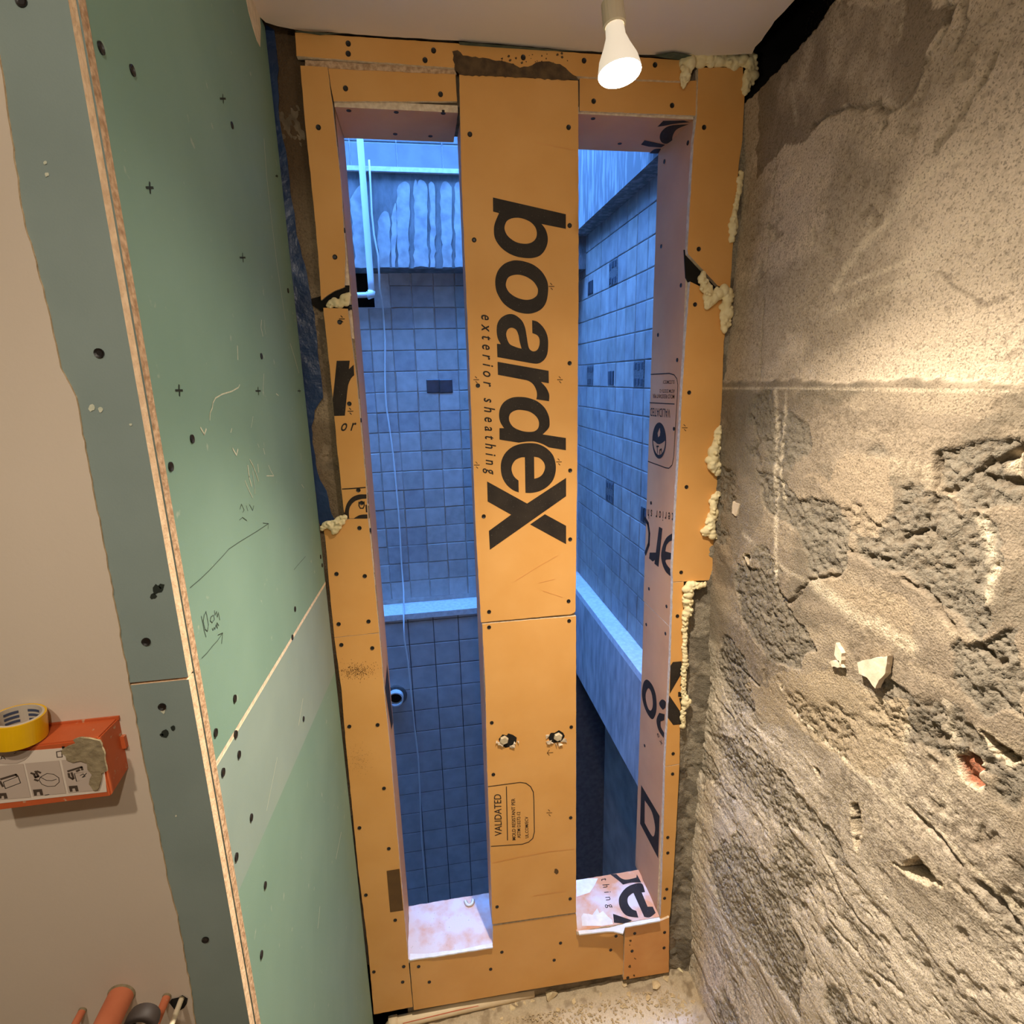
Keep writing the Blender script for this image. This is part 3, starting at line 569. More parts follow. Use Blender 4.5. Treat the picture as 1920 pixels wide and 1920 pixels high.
b_c1 = board([(861, 140), (970, 145), (1084, 151), (1085, 500), (1082, 900), (1079, 1147), (1070, 1152), (1055, 1153), (902, 1167), (892, 990), (885, 812), (879, 656), (872, 500), (865, 328)], 'tall central orange board printed with the large black boardex logo', y=1.197,
             sc=[(881, 252), (1066, 239), (889, 450), (1068, 423), (1068, 681), (896, 723), (1069, 882), (907, 968), (1069, 1011), (1066, 1127), (917, 1147)])
b_c2 = board([(904, 1170), (1080, 1155), (1080, 1420), (1080, 1711), (923, 1733), (919, 1590), (913, 1430), (910, 1286)], 'lower central orange board with two bolts and a VALIDATED stamp', y=1.197, sc=[(917, 1176), (1067, 1164), (922, 1355), (1071, 1363), (925, 1452), (1070, 1533), (932, 1700), (1069, 1685)])
b_rh = board([(1087, 146), (1278, 153), (1312, 150), (1312, 212), (1306, 217), (1087, 208)], 'horizontal orange board above the right window opening behind the bulb', y=1.2035, th=0.006, sc=[(1113, 190), (1260, 198)])
b_ru = board([(1309, 127), (1393, 126), (1396, 180), (1392, 262), (1385, 310), (1378, 400), (1372, 495), (1369, 541), (1346, 536), (1290, 476), (1289, 468), (1301, 260), (1307, 216), (1309, 150)], 'upright orange board with slanted lower end at the top right', y=1.196, sc=[(1320, 239), (1310, 467)])
b_rm = board([(1294, 528), (1320, 541), (1369, 560), (1365, 600), (1357, 640), (1353, 760), (1352, 800), (1345, 900), (1339, 1000), (1336, 1080), (1330, 1088), (1262, 1091), (1261, 1075), (1271, 890), (1280, 722), (1288, 600)], 'upright orange board edged with foam in the middle of the right side', sc=[(1303, 571), (1292, 736), (1287, 913), (1277, 1073)])
b_rn = board([(1262, 1092), (1282, 1091), (1279, 1240), (1275, 1360), (1274, 1432), (1247, 1437), (1252, 1349), (1257, 1247)], 'narrow orange strip with a black octagon print at the right edge', sc=[(1270, 1155), (1262, 1413)])
b_r16 = board([(1247, 1438), (1274, 1433), (1273, 1453), (1268, 1548), (1263, 1635), (1256, 1719), (1238, 1726), (1240, 1684), (1244, 1562)], 'narrow orange strip above the small square board at lower right', sc=[(1261, 1451), (1252, 1570), (1252, 1599), (1250, 1667), (1246, 1684)])
# exposed gypsum band under the top board
plate('exposed_gypsum', [onY(a, b, 1.2025) for a, b in [(572, 112), (700, 120), (853, 131), (856, 139), (735, 134), (620, 128), (572, 124)]], NORM['Y'], 0.004, [M['gyps_brown']] * 2, b_lh, jag=0.0008)
# cement smear on the top board
sm_pts = [(848, 96), (858, 94), (868, 104), (885, 107), (905, 108), (930, 114), (955, 118), (975, 127), (990, 125), (1005, 117), (1030, 115), (1050, 120), (1065, 132), (1080, 143), (1084, 148), (1040, 149), (960, 144), (880, 141), (862, 139), (852, 128)]
plate('cement_smear', [onY(a, b, 1.1955) for a, b in sm_pts], NORM['Y'], 0.0012, [M['dirt']] * 2, b_top, jag=0.0016, step=0.006)
flat('smear_specks', [[px(blob(random.uniform(925, 1065), random.uniform(100, 122), random.uniform(0.8, 3.0)), ('Y', 1.1957))] for _ in range(26)], M['dirt'], b_top)

# ---- the logo
PL = ('Y', 1.197 - 0.0005)
o1 = (9.6, 880, 360); o2 = (9.6, 880, 540); o3 = (9.6, 880, 720); o4 = (9.6, 880, 860)
LOGO = [
 ('C425,98 C1738,400 C1738,663 C1300,575 S1370,670 S1410,800 S1405,930 S1350,1060 S1260,1150 S1130,1188 S980,1185 S830,1155 S680,1085 S550,975 S465,840 S442,700 S460,560 C535,380 C428,352', 'S640,600 S690,510 S810,465 S950,475 S1100,540 S1190,640 S1215,760 S1180,860 S1090,920 S970,930 S830,895 S700,800 S640,690', o1),
 ('S850,1230 S1010,1255 S1170,1320 S1310,1440 S1400,1600 S1420,1760 S1385,1978 S1290,2113 S1130,2183 S960,2183 S780,2123 S620,2008 S520,1858 S475,1728 S470,1560 S520,1410 S620,1300 S740,1245', 'S660,1640 S710,1530 S850,1488 S1000,1515 S1140,1600 S1220,1710 S1235,1788 S1210,1868 S1120,1928 S1000,1940 S850,1898 S730,1818 S670,1728', o1),
 ('C1130,580 S1230,610 S1340,720 S1405,860 S1420,1020 S1400,1200 S1330,1310 S1230,1360 C1100,1350 C505,1243 C497,1003 C565,1010 S510,900 S492,760 S510,630 S580,530 S700,472 S820,485 S940,580 S1000,700 S1030,850 S1055,1010 S1085,1100 S1150,1140 S1220,1115 S1260,1030 S1262,920 S1220,850 C1135,812', 'S665,850 S690,750 S760,715 S840,750 S885,850 S905,960 C940,1092 S830,1060 S720,1000', o2),
 ('C508,1328 C1428,1490 C1432,1715 C1290,1690 S1380,1790 S1430,1890 S1440,1950 C1435,2038 C1205,2003 S1218,1930 S1205,1840 S1150,1735 S1060,1670 S930,1640 C515,1562', None, o2),
 ('C543,1000 C543,795 C625,795 S560,690 S535,560 S560,420 S640,310 S770,245 S910,232 S1060,250 S1220,310 S1350,420 S1425,560 S1445,680 S1430,790 C1320,908 C1738,972 C1738,1192 C1430,1140 S1320,1080 S1190,1040 S1050,1035 C890,1055', 'S715,600 S750,520 S850,470 S960,470 S1090,500 S1200,580 S1252,680 S1240,790 S1170,850 S1060,862 S930,840 S800,780 S730,690', o3),
 ('S1090,1063 S1250,1085 S1400,1165 S1510,1290 S1555,1450 S1550,1600 S1500,1740 S1400,1850 S1270,1925 S1130,1958 C1010,1958 C1000,1318 S930,1322 S830,1370 S768,1470 S765,1570 S810,1670 C885,1738 C890,1950 S780,1905 S670,1810 S595,1680 S567,1530 S580,1380 S650,1240 S770,1135 S920,1080', 'C1165,1308 S1260,1330 S1340,1410 S1362,1510 S1320,1620 S1250,1680 C1170,1705', o3),
 ('C320,410 C1040,808 C1742,345 C1742,675 C370,1640 C352,1300 C752,1008 C330,770', None, o4), ('C1360,1000 C1742,1208 C1742,1538 C1095,1183', None, o4)]
for k, (a, b, o) in enumerate(LOGO[:6]): flat('printed_letter', [[px(spl(a, *o), PL)] + ([px(spl(b, *o), PL)] if b else [])], M['ink'], b_c1)
flat('printed_letter', [[px(spl(a, *o), PL)] for a, b, o in LOGO[6:]], M['ink'], b_c1)
text_on('printed_text', 'exterior sheathing', (902.5, 590), (912, 890), (916, 590.5), PL, M['ink'], b_c1, ref='x', shear=0.25, space=1.75, offset=0.012)
# small printed registration marks
def tick(x, y): return [[(x - 5, y), (x + 5, y)], [(x - 2, y - 6), (x + 1, y - 3)], [(x - 1, y + 3), (x + 2, y + 6)]]
flat('printed_ticks', strokes(sum([tick(*t_) for t_ in [(1034, 537), (893, 712), (1050, 712), (1048, 866), (894, 872)]], []), PL, 0.0016), M['ink_brown'], b_c1)
flat('pale_scratches', strokes([[(965, 1090), (1010, 1062), (1045, 1042)], [(1010, 1093), (1040, 1086)], [(1018, 1108), (1055, 1120)], [(1008, 268), (1080, 282)]], PL, 0.0010), M['paper_tan'], b_c1)

# ---- VALIDATED stamp on the lower centre board
text_on('printed_text', 'VALIDATED', (941, 1567), (939.5, 1489), (928, 1567.5), PL, M['ink'], b_c2, offset=0.004)
text_on('printed_text', 'MOLD RESISTANT PER', (967, 1575), (965.6, 1497), (960.5, 1575.5), PL, M['ink'], b_c2, offset=0.004)
text_on('printed_text', 'ASTM D3272-12', (976.2, 1571), (975.4, 1522), (970, 1571.5), PL, M['ink'], b_c2, offset=0.004)
text_on('printed_text', 'UL.COM/ECV', (991, 1571), (990.2, 1531), (985, 1571.5), PL, M['ink'], b_c2, offset=0.004)
flat('stamp_border', strokes([[(915, 1475), (945, 1471), (975, 1467), (986, 1468.5), (995, 1475), (1000, 1485), (1001, 1500), (1002, 1560), (999, 1572), (991, 1579), (979, 1583), (921, 1587)], [(949.5, 1475), (951.7, 1575.5)]], PL, 0.0022), M['ink'], b_c2)
flat('printed_ticks', strokes(tick(1030, 1524) + [[(1026, 1412), (1037, 1411)], [(1030, 1406), (1026, 1412), (1030, 1416)]], PL, 0.0016), M['ink_brown'], b_c2)
flat('grease_spot', [[px(blob(1043, 1634, 5), PL)]], M['ink_brown'], b_c2)
flat('pale_scratches', strokes([[(925, 1618), (970, 1608), (1030, 1597), (1076, 1592)], [(1000, 1680), (1060, 1671)]], PL, 0.0020), M['paper_tan'], b_c2)
# two bolts pushed through torn holes
def bolt(cx, cy, dx, torn):
    c = onY(cx, cy, 1.196)
    flat('torn_hole', [[px(torn, ('Y', 1.1964))]], M['dark'], b_c2)
    for k in range(9):
        a = random.uniform(PI * 0.05, PI * 1.05); r = random.uniform(12, 18)
        p = onY(cx + dx + r * 1.1 * math.cos(a), cy + 2 + r * 0.75 * math.sin(a), 1.1955); s = random.uniform(0.005, 0.010)
        V = [p + Vector((random.uniform(-s, s), random.uniform(-0.004, 0.0), random.uniform(-s, s))) for _ in range(5)] + [p + Vector((0, 0.002, 0))]
        bm = bmesh.new(); [bm.verts.new(v) for v in V]; bmesh.ops.convex_hull(bm, input=bm.verts)
        vs_ = [v.co.copy() for v in bm.verts]; bm.verts.index_update(); fs = [tuple(v.index for v in f.verts) for f in bm.faces]; bm.free()
        mk('torn_gypsum', vs_, fs, M['gypsum'], b_c2)
    V = []; F = []; n = 6
    for yy_, r in [(0.006, 0.0112), (-0.004, 0.0112), (-0.0060, 0.0092)]:
        V += [c + Vector((r * math.cos(PI * 2 * i / n + 0.3), yy_, r * math.sin(PI * 2 * i / n + 0.3))) for i in range(n)]
    for q in range(2): F += [(q * n + i, q * n + (i + 1) % n, (q + 1) * n + (i + 1) % n, (q + 1) * n + i) for i in range(n)]
    F.append(tuple(2 * n + i for i in range(n)))
    mk('bolt', V, F, M['bolt'], b_c2)
bolt(945, 1387, 8, [(935, 1386), (942, 1377), (950, 1379), (953, 1375), (962, 1378), (969, 1383), (968, 1391), (960, 1399), (948, 1402), (938, 1396)])
bolt(1046, 1381, -3, [(1028, 1381), (1033, 1374), (1040, 1374), (1048, 1369), (1056, 1374), (1059, 1380), (1054, 1390), (1044, 1392), (1034, 1394), (1030, 1388)])

# ---- prints on the left boards
P5 = ('Y', WY - 0.0005)
o5 = (9.6, 560, 640)
flat('printed_letter', [[px(spl('C685,350 C920,348 C905,500 C990,420 C1000,610 S950,660 S905,750 S880,870 C832,1338 C640,1342 C612,1050 C640,800', *o5), P5)]], M['ink'], b_lm)
text_on('printed_text', 'or', (639, 808), (667, 807), (640.5, 794), P5, M['ink'], b_lm, ref='x', shear=0.25, space=1.6, offset=0.012)
o6 = (9.6, 560, 840)
flat('printed_emblem', [[px(spl('C1220,835 S1080,840 S960,890 S870,1000 S830,1150 C840,1190 C910,1270 S905,1150 S930,1050 S1010,960 S1120,920 C1220,910', *o6), P5)], [px(spl('C985,1272 S1080,1215 S1160,1198 C1235,1195 C1240,1270', *o6), P5)]]
     + strokes([crop(p, *o6) for p in [[(1085, 970), (1085, 1040), (1110, 1085), (1160, 1085), (1180, 1040), (1178, 965)]]], P5, 0.0022) + strokes([([(642, 917), (660, 916), (685, 914)], 0.0024), ([(686.5, 947), (687.5, 960)], 0.003)], P5, 0.002), M['ink'], b_lm)
flat('printed_ticks', strokes(tick(641, 598) + tick(657, 771), P5, 0.0016), M['ink'], b_lm)
flat('printed_rectangle', [[px([(725, 1633), (749, 1629), (756, 1707), (731.5, 1710.6)], P5)]], M['ink_brown'], b_l7)
fl_ = []
for _ in range(420):
    a = random.gauss(0, 1); fl_.append([px(blob(668 + 16 * random.gauss(0, 1), 1258 + 7 * random.gauss(0, 1), random.uniform(0.3, 0.8), 5), P5)])
for _ in range(160): fl_.append([px(blob(674 + 12 * random.gauss(0, 1), 1425 + 14 * random.gauss(0, 1), random.uniform(0.25, 0.5), 5), P5)])
flat('dirt_smudge', [f for f in fl_ if True], M['ink_brown'], b_l7)['kind'] = 'stuff'
# prints on the narrow right strip
o7 = (7.385, 1060, 1220)
flat('printed_octagon', [[px(crop(p, *o7), P5)] for p in [[(1490, 157), (1612, 147), (1608, 320), (1445, 600), (1455, 210)], [(1440, 620), (1600, 855), (1595, 1020), (1495, 1030), (1420, 930), (1425, 740)], [(1585, 490), (1605, 450), (1605, 490)], [(1562, 572), (1604, 570), (1604, 640), (1562, 640)], [(1575, 660), (1604, 655), (1600, 760)]]], M['ink'], b_rn)
flat('printed_ticks', strokes(tick(1284, 802), P5, 0.0016), M['ink_brown'], b_rm)
flat('dirt_spots', [[px(blob(*b_, n=7), ('Y', 1.1935))] for b_ in [(1182, 1764, 2.5), (1181, 1772, 1.5), (1190, 1797, 1.5), (1181, 1812, 3), (1189, 1829, 2.5), (1192, 1798, 1.2)]], M['ink_brown'], b_rb)

# ================================================================== REVEALS OF THE TWO OPENINGS
def rboard(label, pts, nk, m='paper_pink', th=0.012, sc=(), plane=None, name='reveal_board', jag=0.0004):
    o = plate(name, pts, NORM[nk], th, [M[m], M['gypsum']], jag=jag); tag(o, label, 'board')
    if sc: screws(sc, plane, nk, o)
    return o
zt0, zt1 = ZS - 0.012, ZH + 0.012
r_l = rboard('thin left reveal board facing the left window opening', [(JL, WY + 0.0142, zt0), (JL, YB + 0.01, zt0), (JL, YB + 0.01, zt1), (JL, WY + 0.0142, zt1)], 'X+', sc=[(646, 432), (659, 576), (677, 788), (695, 994)], plane=('X', JL))
flat('printed_letter', [[px([(726, 1246), (737, 1355), (734, 1368), (722, 1290)], ('X', JL + 0.0005))]], M['ink'], r_l)
z7 = onX(1230, 1150, JR).z
r_r2 = rboard('lower right reveal board with printed black letters facing the opening', [(JR, WY + 0.0142, zt0), (JR, 1.38, zt0), (JR, 1.38, z7 - 0.0008), (JR, WY + 0.0142, z7 - 0.0008)], 'X-', sc=[(1212, 1171), (1248, 1188), (1209, 1398)], plane=('X', JR))
r_r1 = rboard('upper right reveal board with upside-down VALIDATED stamp facing the opening', [(JR, WY + 0.0142, z7 + 0.0008), (JR, 1.385, z7 + 0.0008), (JR, 1.385, zt1), (JR, WY + 0.0142, zt1)], 'X-', sc=[(1290, 268), (1246, 303), (1240, 462), (1277, 535), (1234, 628), (1270, 675), (1264, 804), (1221, 943), (1217, 1104), (1250, 1137)], plane=('X', JR))
PJ = ('X', JR - 0.0005)
text_on('printed_text', 'VALIDATED', (1257, 767), (1219, 765), (1256.5, 783), PJ, M['ink'], r_r1, offset=0.004)
text_on('printed_text', 'MOLD RESISTANT PER', (1264.5, 740), (1224, 739), (1264.3, 747.5), PJ, M['ink'], r_r1, offset=0.004)
text_on('printed_text', 'ASTM D3272-12', (1265, 730), (1237, 730), (1265, 736.5), PJ, M['ink'], r_r1, offset=0.004)
text_on('printed_text', 'UL.COM/ECV', (1265, 713), (1243, 713), (1265, 720), PJ, M['ink'], r_r1, offset=0.004)
flat('stamp_border', strokes([[(1220, 702), (1255, 700), (1264, 703), (1269, 710), (1271, 722), (1269, 760), (1266, 808), (1263, 858), (1260, 872), (1254, 878), (1248, 877), (1215, 865)], [(1218, 755), (1264.5, 757.6)]], PJ, 0.0024), M['ink'], r_r1)
def ell(cx, cy, rx, ry, n=28, a0=0, a1=2 * PI): return [(cx + rx * math.cos(a0 + (a1 - a0) * i / n), cy + ry * math.sin(a0 + (a1 - a0) * i / n)) for i in range(n + (0 if abs(a1 - a0 - 2 * PI) < 1e-6 else 1))]
cx, cy = 1236, 826
ring = ell(cx, cy, 13, 34); inner = ell(cx, cy, 11.2, 27, 24, 0.0, PI) + [(cx - 8, cy + 2), (cx - 4, cy + 6), (cx, cy + 7), (cx + 5, cy + 5)]
leaf = [(cx - 2, cy - 6), (cx - 3, cy - 14), (cx + 1, cy - 24), (cx + 2, cy - 16), (cx + 1, cy - 9)]
flat('printed_emblem', [[px(ring, PJ), px(inner, PJ), px(leaf, PJ)]] + strokes([[(cx - 4, cy + 11), (cx - 3, cy + 24)], [(cx - 5, cy + 11), (cx - 1, cy + 11)], [(cx + 1, cy + 26), (cx + 1, cy + 18), (cx + 4, cy + 16), (cx + 5, cy + 24)]], PJ, 0.004), M['ink'], r_r1)
text_on('printed_text', 'terior sh', (1262, 962), (1214, 955), (1262.5, 975), PJ, M['ink'], r_r1, ref='x', shear=0.25, space=1.7, offset=0.01)
flat('printed_letters', strokes([([(1209, 972), (1215, 982), (1217.5, 1000), (1216.5, 1020), (1210, 1038)], 0.012)], PJ, 0.01) + [[px([(1235.6, 987.5), (1242, 991), (1234.6, 1063), (1227, 1057)], PJ)], [px([(1218, 1036), (1230, 1036), (1229, 1049), (1224, 1053), (1217, 1047)], PJ)]]
     + [[px(spl('C1480,0 S1400,60 S1345,180 S1325,310 S1345,430 S1390,530 C1455,595 C1460,500 S1405,430 S1390,370 C1462,360 C1475,275 C1385,250 S1400,170 S1440,115 C1480,100', 7.385, 1060, 1000), PJ)]], M['ink'], r_r1)
flat('printed_letters', [[px(spl('S1130,400 S1200,470 S1250,600 S1265,760 S1250,880 S1205,950 S1140,880 S1085,750 S1060,600 S1080,450', *o7), PJ), px(spl('S1150,520 S1190,580 S1210,700 S1205,790 S1175,830 S1140,780 S1115,680 S1115,590', *o7), PJ)],
     [px(spl('S1340,675 S1390,710 C1385,790 C1350,820 S1310,770 S1300,720', *o7), PJ)], [px(spl('C1300,860 C1375,880 C1370,960 C1320,980 S1325,1060 C1370,1140 C1362,1210 S1290,1100 S1262,960', *o7), PJ)],
     [px(spl('C1050,235 C1305,665 C1285,1250 C1035,770', 7.385, 1060, 1440), PJ), px(spl('C1100,450 S1190,590 S1235,760 S1240,880 S1205,945 C1098,760', 7.385, 1060, 1440), PJ)]], M['ink'], r_r2)
text_on('printed_text', 'ex', (1231, 1376), (1240, 1398), (1234, 1374), PJ, M['ink'], r_r2, ref='x', space=1.4)
r_hl = rboard('soffit board over the left window opening', [(JL + 0.001, WY + 0.0098, ZH), (0.107, WY + 0.0098, ZH), (0.107, YB - 0.004, ZH), (JL + 0.001, YB - 0.004, ZH)], 'Z-', m='paper_pink', sc=[(654, 207), (743, 210), (831, 212), (741, 251), (807, 255)], plane=('Z', ZH))
ZR = ZH + 0.008
r_hr = rboard('soffit board with black letter scraps over the right window opening', [(0.330, WY + 0.0098, ZR), (JR - 0.001, WY + 0.0098, ZR), (JR - 0.001, YB + 0.03, ZR), (0.330, YB + 0.03, ZR)], 'Z-', m='paper_pink', sc=[(1112, 222), (1162, 269)], plane=('Z', ZR))
PH = ('Z', ZR - 0.0005); o8 = (3.84, 1000, 0)
flat('printed_letters', [[px(spl(s, *o8), PH)] for s in ['C893,913 C935,870 C1085,868 C1125,880 S1010,893 S950,905', 'C1118,895 S985,905 S925,945 S910,990 S925,1025 S960,1035 C1000,1010 S1005,975 S1035,930', 'C775,1042 C800,1010 C950,1043 C920,1062 C830,1056', 'C835,1105 S870,1075 C920,1070 C900,1105']], M['ink'], r_hr)
r_sl = rboard('dust-covered sill board of the left window opening', [(JL + 0.001, WY + 0.001, ZS), (0.112, WY + 0.001, ZS), (0.124, YB + 0.006, ZS), (JL + 0.001, YB + 0.006, ZS)], 'Z+', m='paper_dusty', jag=0.0008)
r_sr = rboard('dusty sill board with black letters in the right window opening', [(0.342, WY - 0.006, ZS), (JR - 0.001, WY - 0.006, ZS), (JR - 0.001, YB, ZS), (0.338, YB, ZS)], 'Z+', m='paper_dusty2', jag=0.0008)
PS = ('Z', ZS + 0.0006); o9 = (6.4, 1040, 1600)
flat('printed_letters', [[px(spl('S1045,362 S940,372 S850,420 S782,510 S770,590 S800,680 S870,750 C1005,772 C980,690 S925,665 S880,600 S880,530 C925,485 C945,475 C1075,762 S1140,768 C1212,715 C1178,640 C1115,640 C1045,470 C1085,465', *o9), PS)],
     [px(spl('C665,250 C740,248 S800,300 S870,315 C980,290 C985,250 C1040,350 S920,352 C820,375 C770,330', *o9), PS)], [px(crop([(700, 725), (830, 770), (930, 803), (900, 820), (830, 842), (712, 832)], *o9), PS)]], M['ink'], r_sr)
text_on('printed_text', 'thing', (1127, 1648), (1140, 1704), (1135, 1646), PS, M['ink'], r_sr, ref='x', shear=0.2, space=1.8)
# plaster dust heaps on the sills
def hump(name, poly_px, plane, hgt, m, parent, n=10):
    P = [on(plane, *p) for p in poly_px]; c = sum(P, Vector()) / len(P); V = list(P); F = []; k = len(P)
    for f_, hh in [(0.7, 0.8), (0.35, 1.0)]:
        V += [c + (p - c) * f_ + Vector((0, 0, hgt * hh * random.uniform(0.6, 1.1))) for p in P]
    V.append(c + Vector((0, 0, hgt)))
    for q in range(2): F += [(q * k + i, q * k + (i + 1) % k, (q + 1) * k + (i + 1) % k, (q + 1) * k + i) for i in range(k)]
    F += [(2 * k + i, 2 * k + (i + 1) % k, 3 * k) for i in range(k)]
    return mk(name, V, F, m, parent)
hump('plaster_dust', crop([(330, 870), (320, 760), (345, 720), (375, 760), (400, 725), (440, 755), (480, 700), (510, 660), (540, 720), (580, 690), (640, 760), (690, 800), (700, 850), (560, 870)], *o9), ('Z', ZS + 0.0006), 0.002, M['dustwhite'], r_sr)
hump('plaster_dust', crop([(258, 320), (400, 300), (520, 300), (470, 400), (420, 470), (330, 500), (262, 520)], *o9), ('Z', ZS + 0.0006), 0.0012, M['dustwhite'], r_sr)
strip = [(1084, 1745), (1140, 1740), (1168, 1733), (1172, 1731), (1236, 1720), (1238, 1726), (1172, 1738), (1168, 1750), (1150, 1746), (1138, 1746), (1086, 1752)]
plate('gypsum_edge', [onZ(x, y, ZS + 0.0012) for x, y in strip], NORM['Z+'], 0.004, [M['dustwhite']] * 2, r_sr, jag=0.0006)
plate('gypsum_edge', [onZ(x, y, ZS + 0.0012) for x, y in [(769, 1788), (800, 1788), (870, 1779), (923, 1768), (924, 1776), (850, 1788), (768, 1800)]], NORM['Z+'], 0.004, [M['dustwhite']] * 2, r_sl, jag=0.0008)
V_ = []; F_ = []
for k in range(60):
    p = onZ(random.uniform(770, 905), random.uniform(1700, 1785), ZS + 0.0005); s = random.uniform(0.0006, 0.0016); j = len(V_)
    V_ += [p + Vector((s, 0, 0)), p + Vector((-s * 0.5, s, 0)), p + Vector((-s * 0.5, -s, 0)), p + Vector((0, 0, s * 1.3))]; F_ += [(j, j + 1, j + 3), (j + 1, j + 2, j + 3), (j + 2, j, j + 3)]
mk('plaster_crumbs', V_, F_, M['dustwhite'], r_sl)['kind'] = 'stuff'
# mullion cheeks
rboard('thin cheek board on the left side of the central post', [(0.1135, WY + 0.010, ZS + 0.001), (0.1135, YB - 0.03, ZS + 0.001), (0.1135, YB - 0.03, ZH - 0.001), (0.1135, WY + 0.010, ZH - 0.001)], 'X-', th=0.010)
rboard('thin cheek board on the right side of the central post', [(0.338, WY + 0.010, ZS + 0.001), (0.338, YB - 0.03, ZS + 0.001), (0.338, YB - 0.03, ZH - 0.001), (0.338, WY + 0.010, ZH - 0.001)], 'X+', th=0.008)
# small moulded clip lying on the left sill
def lathe(prof, axis_o, axis_d, n=20):
    d = Vector(axis_d).normalized(); a = d.orthogonal().normalized(); b = d.cross(a); V = []; F = []
    for (t_, r) in prof: V += [Vector(axis_o) + d * t_ + a * (r * math.cos(2 * PI * i / n)) + b * (r * math.sin(2 * PI * i / n)) for i in range(n)]
    for q in range(len(prof) - 1): F += [(q * n + i, q * n + (i + 1) % n, (q + 1) * n + (i + 1) % n, (q + 1) * n + i) for i in range(n)]
    return V, F
c = onZ(880, 1690, ZS + 0.004)
V = []; F = []
for k in range(13):
    a = PI * (1.0 + k / 12); ct = c + Vector((0.011 * math.cos(a), 0.004 + 0.012 * math.sin(a) * 1.3, 0))
    V += [ct + Vector((math.cos(a) * 0.0, 0, 0.004)), ct + Vector((math.cos(a) * 0.005, math.sin(a) * 0.005, 0.0)), ct + Vector((0, 0, -0.004)), ct - Vector((math.cos(a) * 0.005, math.sin(a) * 0.005, 0.0))]
for k in range(12): F += [(k * 4 + i, k * 4 + (i + 1) % 4, k * 4 + 4 + (i + 1) % 4, k * 4 + 4 + i) for i in range(4)]
tag(mk('plastic_clip', V, F, M['pvc'], smooth=True), 'small white U-shaped plastic clip at the back of the left sill', 'clip')

# ================================================================== FOAM
def foam(label, pts, y=1.194, dens=1.0):
    bm = bmesh.new(); prev = None
    for x, yy_, r in pts:
        c = onY(x, yy_, y); rr = r * (c - CAM).length / FPX * 1.12
        steps = 1 if prev is None else max(1, int((c - prev[0]).length / (0.4 * min(rr, prev[1]))))
        for k in range(steps):
            f_ = (k + 1) / steps
            cc_ = c if prev is None else prev[0].lerp(c, f_); r_ = rr if prev is None else prev[1] + (rr - prev[1]) * f_
            m_ = Matrix.Translation(cc_ + Vector((random.uniform(-.42, .42), random.uniform(-.3, .25), random.uniform(-.42, .42))) * r_) @ Matrix.Diagonal((random.uniform(.55, 1.15) * r_, random.uniform(.5, .85) * r_, random.uniform(.55, 1.15) * r_, 1))
            bmesh.ops.create_icosphere(bm, subdivisions=2, radius=1.0, matrix=m_)
            for _ in range(3):
                dv = Vector((random.gauss(0, 1), -abs(random.gauss(0, 0.6)), random.gauss(0, 1))).normalized() * r_ * random.uniform(0.6, 1.0)
                bmesh.ops.create_icosphere(bm, subdivisions=1, radius=r_ * random.uniform(0.2, 0.42), matrix=Matrix.Translation(cc_ + dv))
        prev = (c, rr)
    me = bpy.data.meshes.new('f'); bm.to_mesh(me); bm.free()
    o = bpy.data.objects.new('f', me); COL.objects.link(o)
    md = o.modifiers.new('r', 'REMESH'); md.mode = 'VOXEL'; md.voxel_size = 0.0014
    sd = o.modifiers.new('s', 'SMOOTH'); sd.iterations = 3; sd.factor = 0.5
    dg = bpy.context.evaluated_depsgraph_get(); m2 = bpy.data.meshes.new_from_object(o.evaluated_get(dg))
    V = [v.co.copy() for v in m2.vertices]; F = [tuple(p.vertices) for p in m2.polygons]
    bpy.data.objects.remove(o); bpy.data.meshes.remove(me); bpy.data.meshes.remove(m2)
    return tag(mk('expanding_foam', V, F, M['foam'], smooth=True), label, 'foam')
foam('cream foam bead wrapped round the top right corner under the ceiling', [(1282, 160, 4), (1284, 148, 7), (1287, 130, 9), (1292, 116, 9), (1310, 110, 8), (1335, 113, 8), (1360, 110, 8), (1385, 111, 9), (1405, 114, 9), (1410, 128, 9), (1405, 145, 8), (1400, 162, 6), (1397, 176, 3)])
foam('thin cream foam bead beside the slanted board and rough wall', [(1389, 324, 4), (1388, 345, 4), (1382, 370, 4), (1379, 395, 4), (1375, 420, 6), (1373, 440, 6), (1371, 452, 4)])
foam('lumpy cream foam oozing below the slanted board end', [(1316, 518, 6), (1320, 532, 9), (1326, 548, 9), (1328, 570, 6), (1325, 577, 4), (1340, 552, 9), (1355, 550, 9), (1366, 550, 8), (1362, 570, 9), (1365, 585, 8), (1356, 600, 8), (1362, 606, 7), (1357, 620, 6)])
foam('long pointed cream foam lump halfway down the right board edge', [(1350, 800, 3), (1347, 815, 6), (1342, 835, 8), (1338, 855, 10), (1336, 870, 11), (1342, 880, 8), (1347, 888, 4)])
foam('knobbly cream foam lump below the pointed one at the right edge', [(1346, 926, 5), (1339, 935, 7), (1336, 950, 7), (1338, 968, 7), (1330, 985, 9), (1322, 996, 7), (1334, 1000, 7), (1341, 1008, 4)])
foam('long thin cream foam bead down the narrow right strip', [(1322, 1095, 4), (1308, 1097, 6), (1294, 1100, 8), (1289, 1112, 9), (1290, 1132, 8), (1287, 1148, 8), (1284, 1165, 5), (1284, 1190, 4), (1283, 1215, 4), (1285, 1240, 5), (1282, 1262, 4), (1281, 1285, 4), (1281, 1300, 4), (1288, 1316, 7), (1281, 1328, 4), (1280, 1345, 4), (1280, 1362, 4)])
foam('small cream foam lump in the broken gap of the left boards', [(617, 571, 5), (627, 569, 7), (638, 567, 7), (648, 563, 8), (652, 553, 4)], y=1.2)
